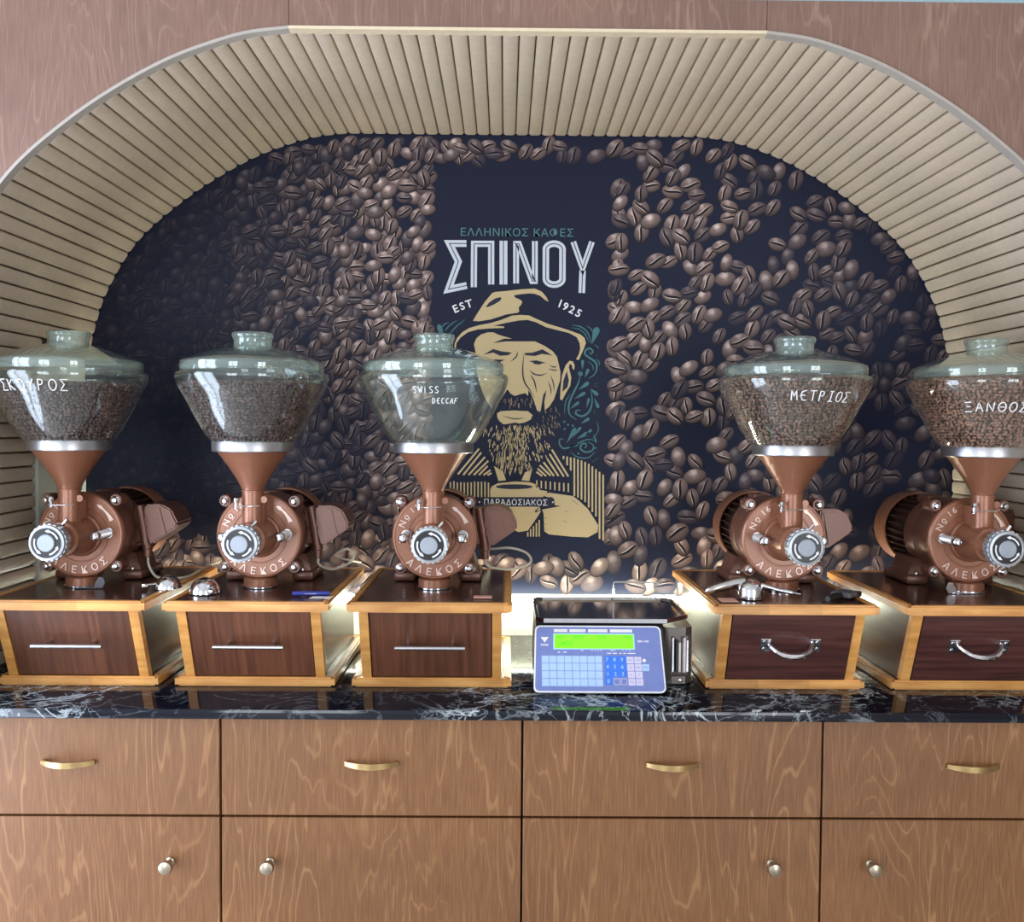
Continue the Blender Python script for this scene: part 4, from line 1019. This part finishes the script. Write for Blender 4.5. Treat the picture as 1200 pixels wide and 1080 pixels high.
sm = MB()
for x, y, wd_, hh in ((250, 228, 22, 6), (300, 228, 30, 6), (440, 214, 24, 5), (520, 214, 14, 4), (545, 214, 14, 4), (570, 214, 14, 4), (595, 214, 14, 4), (690, 214, 40, 4), (770, 214, 10, 4), (800, 214, 10, 4), (830, 214, 10, 4), (660, 235, 34, 6), (706, 235, 34, 6), (752, 235, 20, 6), (786, 235, 24, 6), (842, 235, 64, 6)):
    sm.prism(fquad(x-wd_/2, y-hh/2, x+wd_/2, y+hh/2), .0037, .0041, 'Z', FM)
smo = sm.build('fine_print', 'white_ink', fp, smooth=False); smo['kind'] = 'stuff'
kp = fbox('preset_keypad', 'key_grid', 108, 254, 606, 496, .0036, .0040, fp)
for r in range(4):
    for c in range(8): fbox('key', 'key_light', 110+c*62+r*2.2, 257+r*60, 168+c*62+r*2.2, 311+r*60, .0040, .0044, kp)
fbox('number_pad', 'key_blue', 622, 258, 800, 420, .0036, .0041, fp); fbox('number_pad', 'key_blue', 624, 420, 686, 480, .0036, .0041, fp)
dg = MB()
for txt, r in (('789', 0), ('456', 1), ('123', 2)):
    for i, ch in enumerate(txt): ftext(dg, ch, 642+i*60+r*3, 284+r*56, 30, .01, None, .0045)
ftext(dg, '0', 651, 452, 30, .01, None, .0045)
dg.build('number_print', 'key_light', fp, smooth=False)
for r in range(4):
    for c in range(2): fbox('key', 'key_pink', 800+c*63+r*4, 262+r*57, 858+c*63+r*4, 314+r*57, .0036, .0042, fp)
fbox('key', 'key_light', 928, 318, 984, 372, .0036, .0042, fp); fbox('key', 'key_pink', 694, 430, 744, 480, .0036, .0040, fp); fbox('key', 'key_pink', 752, 430, 802, 480, .0036, .0040, fp)
fbox('key', 'scale_face', 698, 434, 740, 476, .0040, .0042, fp); fbox('key', 'scale_face', 756, 434, 798, 476, .0040, .0042, fp)
kl = MB()
for r, tt in enumerate((('PLU', 'ADD'), ('x', 'PRT'), ('C', 'T'), ('PLU', 'ST'))):
    for c, q in enumerate(tt): ftext(kl, q, 829+c*63+r*4, 288+r*57, 15, 0, min(34, 14*len(q)), .0045)
ftext(kl, 'PRT', 956, 345, 15, 0, 34, .0045); ftext(kl, 'C', 719, 455, 20, 0, None, .0045); ftext(kl, 'PT', 777, 455, 18, 0, 26, .0045)
kl.build('key_print', 'scale_face', fp, smooth=False)
rgm = MB().lathe([(.0028, 0), (.0038, 0), (.0038, .0006), (.0028, .0006)], 18, FM @ T(*fxy(944, 290), .0036)); rgm.build('power_mark', 'white_ink', fp)
# tray
tray = [(-.135, -.002), (-.118, -.020), (.150, -.020), (.205, .035), (.205, .225), (.185, .245), (-.118, .245), (-.135, .228)]
def ring(p, d):
    cx, cy = .03, .115; return [(x+(cx-x)*d, y+(cy-y)*d) for x, y in p]
tr = MB(); n = len(tray)
V = [(x, y, .140) for x, y in ring(tray, .06)]+[(x, y, .143) for x, y in tray]+[(x, y, .152) for x, y in tray]+[(x, y, .152) for x, y in ring(tray, .03)]+[(x, y, .146) for x, y in ring(tray, .06)]
tr.add(V, [(k*n+i, k*n+(i+1) % n, (k+1)*n+(i+1) % n, (k+1)*n+i) for k in range(4) for i in range(n)]+[tuple(range(n)), tuple(4*n+i for i in range(n))])
ty = tr.build('tray', 'mirror', SC, smooth=False)
MB().tube(smooth_curve([(.062, .225, .150), (.062, .225, .187), (.0635, .225, .190), (.067, .225, .192), (.115, .225, .192), (.166, .220, .192), (.172, .215, .193), (.198, .170, .206), (.2015, .165, .206), (.203, .160, .203), (.204, .140, .152)], 4), .0019, 8).build('wire_guard', 'chrome', ty)
# printer housing at the right
pb = MB(); pp = [(.146, .025), (.150, .012), (.166, .006), (.196, .006), (.212, .022), (.214, .19), (.146, .19)]
pb.prism(pp, .004, .020, 'Z'); pb.prism(pp, .110, .128, 'Z'); pb.prism([(.146, .03), (.214, .03), (.214, .19), (.146, .19)], .020, .110, 'Z'); pb.prism([(.146, .025), (.150, .012), (.164, .007), (.168, .03), (.146, .04)], .020, .110, 'Z'); pb.prism([(.208, .022), (.213, .024), (.214, .05), (.208, .05)], .020, .110, 'Z')
pr_ = pb.build('printer_housing', 'scale_grey', SC, smooth=False)
for k, (x, mt_) in enumerate(((.171, 'alu'), (.179, 'black'), (.186, 'paper'), (.196, 'paper'), (.203, 'alu'))):
    MB().box(x-.0028, x+.0028, .020-.004*(k % 2), .032, .026, .104-.006*(k % 3), .001).build('label_roller', mt_, pr_)
MB().lathe([(.004, 0), (.004, .004), (0, .006)], 12, T(.184, .006, .012) @ FRONT).build('latch', 'alu', pr_)

# ------------------------------------------------------------------ small things on the boxes
def dome(loc, rot, label, r=.030):
    root = empty('coffee_scoop', loc); root.rotation_euler = (0, 0, rot); tag(root, label, 'scoop', 'chrome dome scoops on the drawer boxes')
    pr = [(r*math.cos(a), .001+r*.98*math.sin(a)) for a in [i*PI/2/9 for i in range(10)]]; pr[-1] = (0, pr[-1][1])
    MB().lathe(pr + [], 36).build('bowl', 'chrome', root)
    MB().tube([(0, -r*.9, .012), (.0, -r-.020, .011)], .0035, 10).lathe([(0, -.007), (.006, -.004), (.007, 0), (.006, .004), (0, .007)], 14, T(0, -r-.022, .011)).build('handle', 'chrome', root)
    return root
dome((-.755, 2.105, ZB+.0002), -.9, 'chrome dome scoop resting on the leftmost drawer box')
dome((-.655, 2.050, ZB+.0002), .55, 'chrome dome scoop on the left of the second drawer box', .0335)
# scoop with long flat lever, fourth box
s4 = empty('coffee_scoop', (.536, 2.025, ZB+.0002)); tag(s4, 'chrome dome scoop with long flat lever and spout, right of the scale', 'scoop', 'chrome dome scoops on the drawer boxes')
r = .029; pr = [(r, .001), (r, .018)]+[(r*math.cos(a), .018+r*.8*math.sin(a)) for a in [i*PI/2/7 for i in range(1, 7)]]+[(0, .018+r*.8)]
MB().lathe(pr, 36).build('bowl', 'chrome', s4)
MB().tube([(-.010, .004, .036), (-.030, .008, .032), (-.060, .014, .022), (-.088, .020, .013), (-.094, .021, .011)], [.010, .011, .0105, .0085, .004], 14).build('lever', 'mirror', s4)
MB().tube([(.022, -.008, .030), (.055, -.022, .022), (.082, -.032, .018)], [.006, .0045, .0055], 12).tube([(.082, -.032, .018), (.098, -.038, .0155)], .0026, 8).build('spout', 'alu', s4)
# brush on the fourth box
b4 = empty('cleaning_brush', (.715, 2.000, ZB+.0002)); b4.rotation_euler = (0, 0, -.75); tag(b4, 'black handled cleaning brush lying on the box right of the scale', 'brush')
MB().tube([(0, -.045, .009), (0, -.020, .010), (0, .018, .009)], [.006, .0085, .0075], 12).build('handle', 'black', b4)
MB().box(-.022, .022, .018, .060, .004, .016, .003).build('head', 'grey_plastic', b4)
MB().box(-.021, .021, .058, .085, .0005, .013, .002).build('bristles', 'black', b4)
# pen and cards
p2 = empty('pen', (-.420, 2.020, ZB+.0002)); p2.rotation_euler = (0, 0, .06); tag(p2, 'blue pen lying at the front of the second drawer box', 'pen')
MB().tube([(-.036, 0, .0052), (.030, 0, .0052)], .005, 12).build('barrel', 'blue_plastic', p2); MB().tube([(.028, 0, .0052), (.044, 0, .0052)], [.0054, .0046], 12).build('cap', 'blue_plastic', p2)
MB().box(-.010, .016, -.0055, -.0035, .0048, .0062).build('clip', 'alu', p2)
c2 = MB().prism([(-.022, -.010), (.022, -.010), (.026, .010), (-.018, .010)], 0, .0012, 'Z').build('price_card', 'paper', None, (-.392, 2.000, ZB)); tag(c2, 'small white card beside the blue pen', 'card')
c3 = MB().box(-.020, .020, -.011, .011, 0, .0030, .0006).build('price_card', 'paper_pink', None, (-.045, 2.012, ZB)); tag(c3, 'small pink card on the drawer box next to the scale', 'card')
c4 = MB().box(-.018, .018, -.020, .020, 0, .0022, .0005).build('price_card', 'paper_pink', None, (.480, 1.995, ZB)); tag(c4, 'small pink card at the corner of the box right of the scale', 'card')
# power cables
for gi, pts, lb in ((0, [(.113, .105, .0515), (.116, .105, .030), (.135, .100, .006), (.175, .085, .004), (.205, .120, .004), (.2, .25, .004), (.2, .39, .004)], 'pale power cable behind the leftmost grinder'),
                    (1, [(.113, .105, .0515), (.116, .108, .036), (.140, .140, .020), (.175, .175, .030), (.185, .190, .050), (.165, .20, .062), (.135, .205, .045), (.15, .25, .03), (.175, .36, .006)], 'pale power cable looping behind the second grinder from the left'),
                    (2, [(.113, .105, .0515), (.118, .110, .036), (.145, .140, .024), (.190, .185, .018), (.225, .215, .030), (.215, .235, .050), (.175, .24, .062), (.13, .25, .058), (.10, .29, .05), (.12, .36, .02)], 'pale power cable looping beside the grinder with the empty hopper')):
    q = MB().tube(smooth_curve([(GX[gi]+p[0], 2.13+p[1], ZB+p[2]) for p in pts], 6), .0030, 8).build('power_cable', 'cable'); tag(q, lb, 'cable', 'grinder power cables')
